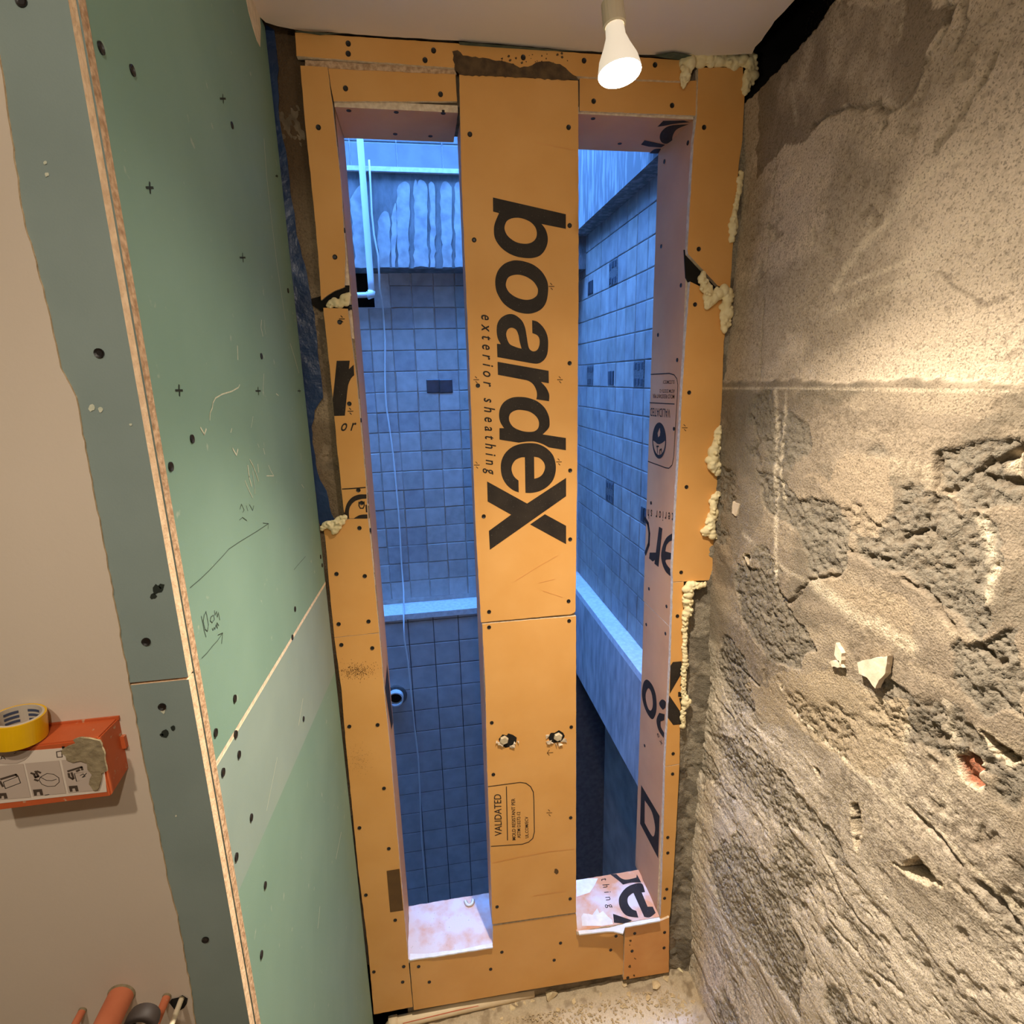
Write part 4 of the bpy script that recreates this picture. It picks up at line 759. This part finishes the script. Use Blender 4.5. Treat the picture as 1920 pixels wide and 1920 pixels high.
foam('torn cream foam lump beside the blue sheet on the left', [(604, 990, 4), (612, 983, 6), (622, 984, 7), (634, 980, 7), (646, 970, 5), (630, 992, 6), (625, 999, 4)], y=1.193)

# ================================================================== HANGING BULBS (one in view, one read from a shadow, one added as fill)
def tube(pts, r, n=8):
    V = []; F = []; P = [Vector(p) for p in pts]
    for k, p in enumerate(P):
        d = (P[min(k + 1, len(P) - 1)] - P[max(k - 1, 0)]).normalized(); a = d.cross(Vector((0.3, 0.9, 0.2))).normalized(); b = d.cross(a)
        V += [p + a * r * math.cos(2 * PI * i / n) + b * r * math.sin(2 * PI * i / n) for i in range(n)]
    for k in range(len(P) - 1): F += [(k * n + i, k * n + (i + 1) % n, (k + 1) * n + (i + 1) % n, (k + 1) * n + i) for i in range(n)]
    F += [tuple(range(n))[::-1], tuple((len(P) - 1) * n + i for i in range(n))]
    return V, F
def lamp(Lc, d, label, watts):
    d = Vector(d).normalized(); t0 = empty('hanging_bulb', Lc - d * 0.085); tag(t0, label, 'light bulb')
    V, F = lathe([(-0.012, 0.010), (-0.0125, 0.0128), (0.012, 0.0134), (0.013, 0.0110)], Lc - d * 0.064, d); mk('socket', V, F, M['socket'], t0)
    V, F = lathe([(-0.052, 0.0105), (-0.040, 0.0115), (-0.028, 0.016), (-0.014, 0.0225), (-0.003, 0.0250), (0.0, 0.0250)], Lc, d, 28); mk('bulb_body', V, F, M['bulbbody'], t0, smooth=True)
    V, F = lathe([(0.0, 0.0250), (0.0015, 0.0240), (0.003, 0.018), (0.0038, 0.009), (0.004, 0.0005)], Lc, d, 28); mk('lens', V, F, M['lens'], t0, smooth=True)
    s = Lc - d * 0.076; tp = Vector((s.x - 0.004, s.y - 0.01, CZ))
    for k in (-1, 1):
        V, F = tube([s + Vector((0.006 * k, 0, 0)), s.lerp(tp, 0.3) + Vector((0.002 * k + 0.003, 0, 0)), s.lerp(tp, 0.65) + Vector((0.007 * k, 0, 0)), tp + Vector((0.003 * k, 0, 0))], 0.0007, 6); mk('wire', V, F, M['wire'], t0)
    ld = bpy.data.lights.new('bulb_light', 'SPOT'); ld.energy = watts * 0.88; ld.color = LAMP_COL; ld.spot_size = math.radians(118); ld.spot_blend = 1.0; ld.shadow_soft_size = 0.016
    lo = bpy.data.objects.new('bulb_light', ld); lo.rotation_euler = d.to_track_quat('-Z', 'Y').to_euler(); link(lo, Lc + d * 0.010, t0)
    pd = bpy.data.lights.new('bulb_spill', 'SPOT'); pd.energy = watts * 0.17; pd.color = LAMP_COL; pd.spot_size = math.radians(172); pd.spot_blend = 1.0; pd.shadow_soft_size = 0.02   # the frosted front spills light sideways
    po = bpy.data.objects.new('bulb_spill', pd); po.rotation_euler = lo.rotation_euler; link(po, Lc + d * 0.010, t0)
    gd = bpy.data.lights.new('bulb_glow', 'POINT'); gd.energy = watts * 0.010; gd.color = LAMP_COL; gd.shadow_soft_size = 0.025   # glow of the translucent body
    go = bpy.data.objects.new('bulb_glow', gd); link(go, Lc + d * 0.035, t0)
lamp(CAM + Vector((0.254, 0.72, 0.341)), (0.08, -0.16, -0.97), 'lit spotlight bulb hanging on two thin wires in front of the window', LAMP_W)
lamp(CAM + Vector((-0.33, -0.03, 0.43)), (0.05, 0.10, -1.0), 'lit spotlight bulb hanging over the lining wall behind the viewer', LAMP_W * 0.14)
lamp(CAM + Vector((0.03, -0.22, 0.45)), (-0.25, 1.0, -0.6), 'unseen fill bulb added behind the viewer to lift the green wall', LAMP_W * 0.11)  # fill lamp added to lift the green wall and upper areas

# ================================================================== VALVE BOX, TAPE AND PIPES ON THE LEFT WALL
bx0, bx1, bz0, bz1, byf = -0.389, -0.291, EYE - 0.353, EYE - 0.294, FY - 0.031
bo = empty('valve_box', (-0.34, FY, bz0)); tag(bo, 'orange plastic built-in valve box with instruction sticker on the beige wall', 'valve box')
V = [(bx0, byf, bz0), (bx1, byf, bz0), (bx1, byf, bz1), (bx0, byf, bz1), (bx0, FY - 0.002, bz0 + 0.006), (bx1 + 0.002, FY - 0.002, bz0 + 0.006), (bx1 + 0.003, FY - 0.002, bz1 + 0.001), (bx0, FY - 0.002, bz1 + 0.001)]
bm = bmesh.new(); vv = [bm.verts.new(v) for v in V]
for f in [(0, 1, 2, 3), (1, 5, 6, 2), (3, 2, 6, 7), (0, 4, 5, 1), (0, 3, 7, 4)]: bm.faces.new([vv[i] for i in f])
bmesh.ops.bevel(bm, geom=bm.edges[:], offset=0.0012, segments=2, affect='EDGES'); bm.verts.index_update()
mk('casing', [v.co.copy() for v in bm.verts], [tuple(v.index for v in f.verts) for f in bm.faces], M['box'], bo); bm.free()
boxes('flange', [((bx1 + 0.002, FY - 0.006, bz0 + 0.03), (bx1 + 0.006, FY - 0.001, bz0 + 0.042)), ((bx0, FY - 0.004, bz1 - 0.0005), (bx1 + 0.004, FY - 0.001, bz1 + 0.003))], M['box'], bo)
BP = ('Y', byf - 0.0004); BP2 = ('Y', byf - 0.0008); ob = (7.385, 0, 1300)
stk = [onY(x, y, byf - 0.0004) for x, y in crop([(-700, 890), (0, 830), (1400, 715), (1478, 1365), (0, 1525), (-700, 1590)], *ob)]
for p in stk: p.x = max(p.x, bx0 + 0.004)
st = plate('sticker', stk, NORM['Y'], 0.0003, [M['sticker']] * 2, bo)
flat('grey_panels', [[px(crop(p, *ob), BP2)] for p in [[(-60, 1010), (320, 975), (425, 1440), (-60, 1480)], [(345, 970), (815, 930), (915, 1385), (455, 1425)], [(850, 925), (1250, 890), (1350, 1345), (945, 1380)], [(-60, 815), (440, 790), (400, 870), (330, 930), (230, 970), (120, 980), (-60, 970)]]], M['stickgrey'], st)
ink = [crop(p, *ob) for p in [[(10, 915), (30, 870), (45, 870), (75, 915)], [(20, 900), (65, 897)], [(560, 1160), (540, 1200), (580, 1260), (660, 1290), (760, 1285), (820, 1230), (815, 1170), (740, 1120), (650, 1110), (560, 1160), (640, 1205), (720, 1210), (780, 1190)], [(45, 1230), (250, 1150), (285, 1240), (75, 1320), (45, 1230)],
       [(780, 810), (850, 795), (860, 880), (790, 885), (780, 810)], [(1030, 1110), (1220, 1080), (1240, 1180), (1060, 1220), (1030, 1110)], [(1110, 1140), (1150, 1115), (1180, 1150), (1140, 1165), (1200, 1105)], [(620, 1410), (680, 1400)], [(195, 835), (225, 820)]]]
boldink = [([(x / ob[0] + ob[1], y / ob[0] + ob[2]) for x, y in p], 0.0018) for p in [[(430, 1105), (480, 1120)], [(490, 1080), (530, 1150), (490, 1165), (475, 1130)], [(515, 1080), (560, 1100)], [(480, 1195), (525, 1210)], [(0, 1220), (40, 1290)], [(10, 1190), (220, 1125), (240, 1150)], [(940, 1080), (1130, 1020), (1140, 1060)], [(950, 1110), (960, 1160), (1010, 1190)], [(990, 1100), (1020, 1180)], [(1060, 1080), (1100, 1060)]]]
flat('printed_diagrams', strokes(ink, BP2, 0.0006) + strokes(boldink, ('Y', byf - 0.0009), 0.0018), M['stickink'], st)['kind'] = 'stuff'
flat('printed_blocks', [[px(crop(p, *ob), ('Y', byf - 0.0009)), ] for p in [[(455, 1335), (580, 1325), (600, 1410), (560, 1412), (545, 1365), (510, 1370), (510, 1415), (475, 1420)], [(950, 1285), (1070, 1275), (1090, 1355), (1050, 1360), (1035, 1315), (1000, 1320), (1005, 1360), (970, 1365)], [(-20, 1385), (85, 1378), (108, 1455), (60, 1462), (50, 1420), (20, 1425), (20, 1455), (-20, 1460)]]], M['stickink'], st)
mpts = [(860, 780), (930, 740), (1050, 700), (1010, 650), (1110, 615), (1290, 640), (1380, 660), (1410, 750), (1450, 850), (1460, 980), (1480, 1080), (1400, 1110), (1380, 1260), (1350, 1340), (1290, 1350), (1230, 1260), (1240, 1190), (1270, 1130), (1210, 1060), (1200, 970), (1100, 940), (1000, 960), (920, 930), (905, 870), (850, 830)]
plate('mortar_splash', [onY(x, y, byf - 0.0022) for x, y in crop(mpts, *ob)], NORM['Y'], 0.0018, [M['mortar']] * 2, bo, jag=0.0006, step=0.003)
boxes('screw_hole', [(tuple(onY(118.5, 1401.5, byf - 0.0009) - Vector((0.0011, 0, 0.0011))), tuple(onY(118.5, 1401.5, byf - 0.0004) + Vector((0.0011, 0, 0.0011))))], M['screw'], bo)
# roll of yellow tape lying on the box
tr = empty('tape_roll', (-0.3555, 0.4838, bz1 + 0.001)); tag(tr, 'roll of yellow adhesive tape lying on top of the orange box', 'tape roll')
tc_ = Vector((-0.3685, 0.492, bz1 + 0.0035)); td = Vector((0.03, -0.10, 1)).normalized()
tc_ = Vector((-0.3555, 0.4838, bz1 + 0.0035)); td = Vector((0.11, 0.03, 1)).normalized(); R1, R2, Hh = 0.0195, 0.0163, 0.0215
V, F = lathe([(0, R2 + 0.0015), (0, R1), (Hh * 0.33, R1 + 0.0002), (Hh * 0.66, R1 + 0.0002), (Hh, R1), (Hh, R2 + 0.0015)], tc_, td, 56); mk('tape', V, F, M['tape'], tr)
V, F = lathe([(Hh, R2 + 0.0016), (Hh + 0.0004, R2), (0, R2), (0, R2 + 0.0016)], tc_, td, 56); mk('cardboard_core', V, F, M['tapecore'], tr); core = tr.children[-1]
ax = td.orthogonal().normalized(); ay = td.cross(ax); pr = []
for blk in range(6):
    for row in range(4):
        a0 = blk * PI / 3 + 0.2 + row * 0.02; z0 = Hh * (0.14 + row * 0.2)
        for k in range(5):
            q = []
            for aa, zz_ in [(a0 + k * 0.13, z0), (a0 + (k + 1) * 0.13, z0), (a0 + (k + 1) * 0.13, z0 + Hh * 0.11), (a0 + k * 0.13, z0 + Hh * 0.11)]:
                q.append(tc_ + td * zz_ + (ax * math.cos(aa) + ay * math.sin(aa)) * (R2 - 0.0004))
            pr.append(q)
V = [v for q in pr for v in q]; mk('core_print', V, [(4 * i, 4 * i + 1, 4 * i + 2, 4 * i + 3) for i in range(len(pr))], M['tapeprint'], core)['kind'] = 'stuff'
# pipes sticking out of the wall
def stub(name, label, cat, base, r, ln, m, hollow=True, tilt=(0, 0), collar=False):
    d = Vector((tilt[0], -1, tilt[1])).normalized(); b0 = Vector(base) + Vector((0, 0.01, 0)); e = empty(name, b0); tag(e, label, cat)
    prof = [(0, r), (ln, r), (ln, r * 0.82), (0.012, r * 0.80)] if hollow else [(0, r), (ln, r), (ln + 0.001, r * 0.3)]
    V, F = lathe(prof[:2] if hollow else prof, b0, d, 26); mk('pipe_wall', V, F, m, e, smooth=hollow)
    if hollow: V, F = lathe([(ln, r), (ln + 0.0002, r * 0.86), (0.012, r * 0.84), (0.011, 0.0005)], b0, d, 26); mk('pipe_bore', V, F, M['pipedark'], e)
    V, F = lathe([(0.0085, r * 1.12), (0.0112, r * 1.06), (0.012, r)], b0, d, 22); mk('sealant_ring', V, F, M['mortar'], e)
    return e
stub('drain_pipe', 'wide terracotta plastic pipe stub sticking out of the beige wall', 'pipe', onY(228, 1864, FY - 0.002), 0.0122, 0.062, M['pipe'])
stub('supply_pipe', 'thin terracotta pipe left of the wide pipe stub', 'pipe', onY(155, 1894, FY - 0.002), 0.0036, 0.075, M['pipe'], hollow=False)
stub('supply_pipe', 'thin orange pipe right of the wide pipe stub', 'pipe', onY(313, 1868, FY - 0.002), 0.0040, 0.080, M['pipe'], hollow=False)
e = stub('supply_pipe', 'thin cream pipe in a dark hole beside the grey strip', 'pipe', onY(341, 1871, FY - 0.002), 0.0026, 0.085, M['cable'], hollow=False)
flat('broken_hole', [[px([(317, 1880), (322, 1873), (335, 1870), (342, 1866), (352, 1872), (350, 1882), (345, 1890), (338, 1894), (327, 1893)], ('Y', FY - 0.0026))]], M['dark'], e)
V, F = lathe([(0, 0.0135), (0.004, 0.0145), (0.012, 0.0145), (0.014, 0.0125), (0.014, 0.009), (0.004, 0.008)], onY(256, 1903, 0.452) + Vector((0, 0.012, -0.0155)), (0, -1, 0), 26)
tag(mk('rubber_seal', V, F, M['rubber'], smooth=True), 'black rubber pipe seal just below the wide terracotta pipe', 'pipe seal')

# ================================================================== FLOOR BITS
pa = onZ(742, 1917, 0.022); pb = onZ(860, 1889, 0.024); pc = onZ(1000, 1858, 0.014)
pt = empty('plastic_pipe', pa); tag(pt, 'cream plastic pipe with a red line along the foot of the boards', 'pipe')
dp = (pc - pa).normalized()
V, F = tube([pa - dp * 0.02 + Vector((0, -0.004, -0.012)), pa - dp * 0.008, pa + dp * 0.01, pb, pc], 0.0155, 14); mk('pipe_wall', V, F, M['conduit'], pt, smooth=True)
V, F = tube([pa + dp * 0.02 + Vector((0, -0.0125, 0.0085)), pb + Vector((0, -0.0125, 0.0085)), pc - dp * 0.09 + Vector((0, -0.0125, 0.0085))], 0.0013, 5); mk('red_line', V, F, M['red'], pt)
V, F = lathe([(-0.004, 0.012), (-0.003, 0.0185), (0.020, 0.019), (0.021, 0.016)], pa - dp * 0.016, dp, 20); mk('pipe_elbow', V, F, M['conduit'], pt, smooth=True)
def chip(c, s, m, name, label, cat, group=None, flat_=0.5):
    bm = bmesh.new()
    for _ in range(12): bm.verts.new(Vector((random.gauss(0, 1), random.gauss(0, 1), random.gauss(0, 1) * flat_)).normalized() * s * random.uniform(0.7, 1.1))
    bmesh.ops.convex_hull(bm, input=bm.verts)
    for v in list(bm.verts):
        if not v.link_faces: bm.verts.remove(v)
    for v in bm.verts: v.co.z *= flat_ + 0.2
    zm = min(v.co.z for v in bm.verts); bm.verts.index_update()
    V = [v.co + Vector((c.x, c.y, c.z - zm)) for v in bm.verts]; F = [tuple(v.index for v in f.verts) for f in bm.faces]; bm.free()
    return tag(mk(name, V, F, m), label, cat, group)
pb_ = chip(onZ(1275, 1822, 0.004), 0.012, M['foam'], 'foam_pebble', 'rounded yellowish foam pebble in the corner by the rough wall', 'pebble', flat_=0.9)
for k, (x, y, s) in enumerate([(1034, 1871, 11), (1231, 1851, 9), (1213, 1832, 7), (1248, 1838, 7), (961, 1892, 6), (1077, 1880, 5), (998, 1880, 5), (970, 1884, 5), (1178, 1866, 5), (1215, 1873, 5), (983, 1884, 6), (940, 1909, 4), (1262, 1868, 5), (1125, 1866, 4), (1046, 1895, 4), (1290, 1850, 6), (1300, 1880, 5), (1170, 1849, 5), (1090, 1856, 5), (925, 1895, 5)]):
    chip(onZ(x, y, 0.003), s * 1.9 / FPX, M['chip'], 'plaster_chip', ('largest flat cream plaster chip on the floor in front of the notched board' if k == 0 else 'cream plaster chip lying nearest the small square tan board' if k == 2 else 'second largest plaster chip, in front of the small square tan board' if k == 1 else 'loose cream plaster chip on the dusty floor'), 'chip', 'loose plaster chips on the floor', 0.45)
V_ = []; F_ = []
for k in range(1500):
    if random.random() < 0.6: xx = random.uniform(-0.2, 0.66); y2 = 1.17 - abs(random.gauss(0, 0.045))
    else: xx = 0.67 - abs(random.gauss(0, 0.035)); y2 = random.uniform(0.8, 1.17)
    s = random.choice([0.0012, 0.0018, 0.0026, 0.004]); z0 = 0.003; j = len(V_)
    a = random.uniform(0, 6.28); e1 = Vector((math.cos(a), math.sin(a), 0)) * s * random.uniform(0.8, 1.8); e2 = Vector((-math.sin(a), math.cos(a), 0)) * s
    p = Vector((xx, y2, z0 + 0.006 * max(0, 1 - (1.19 - y2) * 12)))
    V_ += [p - e1, p + e2, p + e1, p - e2, p + Vector((0, 0, s * 1.1)), p - Vector((0, 0, s * 1.5))]; F_ += [(j, j + 4, j + 3), (j + 1, j + 4, j), (j + 2, j + 4, j + 1), (j + 3, j + 4, j + 2), (j, j + 3, j + 5), (j + 3, j + 2, j + 5), (j + 2, j + 1, j + 5), (j + 1, j, j + 5)]
tag(mk('plaster_rubble', V_, F_, M['crumb']), 'fine plaster crumbs scattered over the floor along the walls', 'rubble', kind='stuff')

# ================================================================== LIGHT SHAFT OUTSIDE
SY = 2.80; LZ = EYE - 1.142; SX = 0.80; TOPZ = EYE + 1.9
LYF = onZ(720, 1155, LZ).y; LZR = EYE - 1.045; LXF = 0.7255
HX0, HX1 = -0.40, onY(700, 540, SY).x; HZ0, HZ1 = onY(680, 576, SY).z, EYE + 0.60
ws = struct(boxes('wall_shaft_far', [((HX1, SY + 0.008, LZ - 0.2), (1.1, SY + 0.2, TOPZ)), ((-2.6, SY + 0.008, LZ - 0.2), (HX1, SY + 0.2, HZ0)), ((-2.6, SY + 0.008, HZ1), (HX1, SY + 0.2, TOPZ)), ((-2.6, SY + 0.008, HZ0), (HX0, SY + 0.2, HZ1)), ((-2.6, SY + 0.4, LZ), (1.1, SY + 0.5, TOPZ))], M['grout']))
boxes('duct_shade_plate', [((HX0 - 0.02, SY + 0.10, HZ0 - 0.02), (HX1 + 0.02, SY + 0.14, HZ1 + 0.02))], M['dark'], ws)  # dark plate painting the shade inside the duct hole
def tile_mesh(name, w_, h_, t_, axis, m):
    b = 0.003; me = bpy.data.meshes.new(name)
    V = []
    for (dx, dz, dp_) in [(w_ / 2, h_ / 2, 0), (w_ / 2, h_ / 2, t_ - b * 0.6), (w_ / 2 - b, h_ / 2 - b, t_)]:
        V += [(-dx, dp_, -dz), (dx, dp_, -dz), (dx, dp_, dz), (-dx, dp_, dz)]
    F = []
    for q in (0, 4): F += [(q + i, q + (i + 1) % 4, q + 4 + (i + 1) % 4, q + 4 + i) for i in range(4)]
    F.append((8, 9, 10, 11))
    V = [(x, -d, z) for x, d, z in V] if axis == 'Y' else [(-d, x, z) for x, d, z in V]
    me.from_pydata(V, [], F); me.materials.append(m); me.update(); return me
TM = [tile_mesh('tile', 0.0978, 0.0938, 0.0085, 'Y', M['tile%d' % k]) for k in range(4)]
zr0 = EYE + 0.328; nt_ = 0
for r in range(-3, 16):
    zc = zr0 - 0.0962 * (r + 0.5)
    if zc < LZ + 0.02: break
    for c_ in range(-4, 6):
        xc = -0.204 + 0.1006 * (c_ + 0.5) + random.uniform(-.0015, .0015)
        if xc - 0.05 < HX1 - 0.004 and xc + 0.05 > HX0 and zc + 0.04 > HZ0 and zc - 0.04 < HZ1: continue
        inst('tile', random.choice(TM), (xc, SY + 0.008 - random.uniform(0, 0.002), zc + random.uniform(-.001, .001)), ws, (random.uniform(-.006, .006), 0, random.uniform(-.006, .006)))
# the rows the sky lights above the beam
TU = tile_mesh('tile', 0.196, 0.145, 0.008, 'Y', M['utile'])
bt = onY(652, 322, SY - 0.12).z
for r in range(4):
    for c_ in range(-3, 5): inst('tile', TU, (-0.13 + 0.2 * c_, SY + 0.008, bt + 0.085 + 0.149 * r), ws)
# two dark glass inserts
DT = tile_mesh('glass_tile', 0.062, 0.064, 0.013, 'Y', M['darktile'])
for x, y in [(812, 724), (836.5, 724)]: inst('glass_tile', DT, onY(x, y, SY - 0.002) + Vector((0, 0.009, 0)), ws)
# beam across the far wall with lime drips
BYF = SY - 0.12; bz = onY(760, 503, BYF).z
bmf = struct(boxes('wall_shaft_beam', [((-2.6, BYF, bz), (1.1, SY + 0.01, bt))], M['beamdark']))
boxes('beam_cap', [((-2.6, BYF - 0.02, bt), (1.1, SY + 0.005, bt + 0.018))], M['ledge'], bmf)
od = (6.857, 620, 240); PB = ('Y', BYF - 0.002)
drips = ['C605,1200 S640,1120 S685,1072 S735,1085 S755,1150 C770,1250 C760,1790 C640,1790 C600,1500', 'C850,800 S880,730 S950,688 S1005,720 S1020,800 C1010,1000 C1005,1790 C870,1790 C850,1300 C845,950', 'C1065,760 S1085,665 S1105,680 C1110,740 S1130,680 S1160,665 S1215,700 S1245,790 C1240,1000 C1255,1790 C1070,1790 C1080,1100', 'C1260,720 S1295,690 S1340,760 C1345,1000 C1340,1790 C1280,1790 C1285,1000', 'C1405,800 S1440,700 S1490,690 S1540,740 S1560,820 C1555,1200 C1560,1790 C1440,1790 C1420,1200', 'C1590,760 S1620,700 C1690,690 C1740,1790 C1600,1790', 'C250,920 S300,830 S350,760 S390,735 S430,780 C450,900 C470,1790 C320,1790', 'C780,1150 S810,1020 S840,980 C850,1300 C830,1790 C790,1790']
for s in drips:
    plate('lime_drip', [onY(x, y, BYF - 0.004) for x, y in spl(s, *od)], NORM['Y'], 0.005, [M['drip']] * 2, bmf, jag=0.0045, step=0.022)
# ledge and the lower tiled wall
lg = struct(boxes('trim_1', [((-2.6, LYF - 0.002, LZ - 0.03), (1.1, SY + 0.01, LZ)), ((LXF, YB, LZR - 0.03), (1.1, SY + 0.01, LZR))], M['ledge']))
wlw = struct(boxes('wall_shaft_lower', [((-2.6, LYF + 0.008, -1.6), (1.3, LYF + 0.2, LZ - 0.03))], M['groutdark']))
TL = tile_mesh('tile', 0.1225, 0.1225, 0.0035, 'Y', M['ltile'])
zt2 = onY(812, 1163, LYF).z; xr = onY(812, 1163, LYF).x
for r in range(-1, 20):
    for c_ in range(-5, 6):
        if r == -1:
            continue
        inst('tile', TL, (xr + 0.1265 * (c_ + 0.5), LYF + 0.008, zt2 - 0.1262 * (r + 0.5)), wlw)
TL2 = tile_mesh('tile', 0.1225, 0.05, 0.0035, 'Y', M['ltile'])
for c_ in range(-5, 6): inst('tile', TL2, (xr + 0.1265 * (c_ + 0.5), LYF + 0.008, (zt2 + LZ - 0.03) / 2), wlw, None, (1, 1, (LZ - 0.03 - zt2 - 0.004) / 0.05))
# right shaft wall
zsof = onX(1085, 455, SX).z; Xb = 0.847
SOF = zsof; BXF = (SOF - EYE) / 0.847
wsr = struct(boxes('wall_shaft_right', [((SX + 0.006, YB, LZR - 0.02), (SX + 0.2, SY + 0.2, TOPZ))], M['grout']))
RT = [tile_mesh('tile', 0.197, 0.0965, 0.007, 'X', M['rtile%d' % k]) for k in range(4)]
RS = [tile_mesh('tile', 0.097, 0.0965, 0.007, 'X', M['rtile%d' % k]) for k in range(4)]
zk = [onX(1140, y, SX).z for y in (708,)][0]
rowz = zk
z = LZR + 0.0495
rows = []
while z < SOF + 0.02: rows.append(z); z += 0.0995
dk = tile_mesh('glass_tile', 0.030, 0.044, 0.009, 'X', M['darktile']); mg = tile_mesh('mosaic_tile', 0.097, 0.0965, 0.0075, 'X', M['mosaic']); dsm = tile_mesh('glass_tile', 0.021, 0.026, 0.0095, 'X', M['darktile'])
mosaics = [onX(x, y, SX) for x, y in [(1108, 713), (1206, 708), (1158, 487), (1149, 933)]]; darks = [onX(x, y, SX) for x, y in [(1153, 721), (1109, 516), (1201, 970)]]
used = set()
def cell(p): return (min(range(len(rows)), key=lambda i: abs(rows[i] - p.z)), int((p.y - YB) // 0.1))
mc = {cell(p) for p in mosaics}; dc = {cell(p) for p in darks}
for i, zc in enumerate(rows):
    for c_ in range(0, 15):
        yc = YB + 0.1 * (c_ + 0.5)
        if (i, c_) in mc:
            inst('mosaic_tile', mg, (SX + 0.006, yc, zc), wsr)
            for a, b_ in [(-.032, .028), (0.0, .028), (.032, .028), (-.032, -.028), (0, -.028), (.032, -.028)]: inst('glass_tile', dsm, (SX + 0.006, yc + a, zc + b_ + random.uniform(-.004, .004)), wsr)
        else:
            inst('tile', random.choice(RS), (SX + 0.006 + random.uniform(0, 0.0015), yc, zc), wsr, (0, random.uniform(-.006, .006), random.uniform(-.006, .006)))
            if (i, c_) in dc:
                for a in (-.018, .018): inst('glass_tile', dk, (SX + 0.004, yc + a, zc - 0.012), wsr, None, (1, 1, 1.3))
bmr = struct(boxes('wall_shaft_soffit', [((BXF, YB, SOF), (SX + 0.2, SY, TOPZ))], M['beam']))
struct(boxes('wall_shaft_sky_block', [((-1.4, YB, EYE + 0.72), (BXF, YB + 0.46, TOPZ))], M['beam']))  # unseen overhang added to cut skylight on the jambs and sills
# broken render under the beam
plate('render_crack', [onX(x, y, SX - 0.002) for x, y in crop([(560, 1100), (575, 1045), (640, 990), (740, 930), (770, 860), (690, 800), (760, 760), (850, 830), (890, 770), (850, 690), (880, 690), (905, 780), (800, 860), (770, 930), (650, 1020), (590, 1085)], 7.385, 1060, 260)], NORM['X-'], 0.003, [M['dark']] * 2, wsr)
# plastered parapet below the ledge on the right, dark recess underneath
zdk = EYE - 1.292 * LXF / 0.62
struct(boxes('wall_shaft_parapet', [((LXF, YB, zdk), (1.1, SY, LZR - 0.03)), ((LXF + 0.20, YB, -1.6), (1.5, LYF + 0.2, zdk - 0.02))], [M['wetwall'], M['recess']]))
struct(boxes('wall_shaft_base', [((-2.6, YB, -1.8), (1.3, SY + 0.2, -1.6)), ((-1.5, YB, -1.8), (-1.3, SY + 0.5, TOPZ)), ((-2.6, SY + 0.2, -1.6), (1.3, SY + 0.45, LZ - 0.2))], M['shaftdark']))
# water pipe, cable and drain on the far wall
PY = BYF - 0.035
wpv = empty('water_pipe', onY(697, 553, PY)); tag(wpv, 'white plastic water pipe with elbow on the far shaft wall', 'pipe')
p1 = onY(697, 551, PY); p0 = p1
pb1 = p1 + Vector((-0.12, 0.10, 0))
a_ = onY(675, 262, PY); p0 = p1 + (a_ - p1) * 1.25
V, F = tube([p0, a_, p1 + (a_ - p1) * 0.1, p1], 0.0135, 14); mk('pipe_run', V, F, M['pvc'], wpv, smooth=True)
V, F = tube([p1 + Vector((0.0, 0, 0.012)), p1 + Vector((-0.003, 0, -0.004)), p1 + Vector((-0.018, 0.003, -0.006))], 0.017, 14); mk('pipe_elbow', V, F, M['pvc'], wpv, smooth=True)
V, F = tube([p1 + Vector((-0.006, 0.002, -0.004)), p1 + Vector((-0.10, 0.03, -0.002)), p1 + Vector((-0.20, 0.10, 0))], 0.0115, 14); mk('pipe_run', V, F, M['pvc'], wpv, smooth=True)
cpx = [(692, 300), (694, 335), (697, 400), (701, 440), (709, 480), (712, 540), (718, 580), (722, 640), (722, 720), (724, 760), (730, 800), (737, 850), (743, 910), (747, 960), (750, 1000), (753, 1060), (757, 1110)]
cp = [onY(x, y, PY + 0.012 if y < 500 else SY - 0.012 - (0.1 if y < 560 else 0)) for x, y in cpx] + [onY(x, y, LYF - 0.010) for x, y in [(757, 1155), (758, 1200), (765, 1240), (771, 1300), (777, 1360), (784, 1420), (788, 1500), (791, 1580), (796, 1640), (802, 1700)]]
V, F = tube(cp, 0.0042, 8); tag(mk('hanging_cable', V, F, M['pvc'], smooth=True), 'thin pale cable hanging down the far tiled shaft wall', 'cable')
dc_ = onY(742, 1306, LYF - 0.004); dp_ = empty('drain_outlet', dc_); tag(dp_, 'dark round drain outlet in the lower shaft wall', 'drain')
V, F = lathe([(-0.01, 0.040), (0.030, 0.040), (0.030, 0.033), (0.0, 0.032)], dc_, (0, -1, 0), 28); mk('outlet_rim', V, F, M['pvc'], dp_)
V, F = lathe([(0.004, 0.033), (0.0045, 0.0005)], dc_, (0, -1, 0), 28); mk('outlet_bore', V, F, M['dark'], dp_)
V, F = lathe([(-0.008, 0.058), (-0.003, 0.054), (-0.002, 0.040)], dc_, (0, -1, 0), 28); mk('cement_collar', V, F, M['groutdark'], dp_)
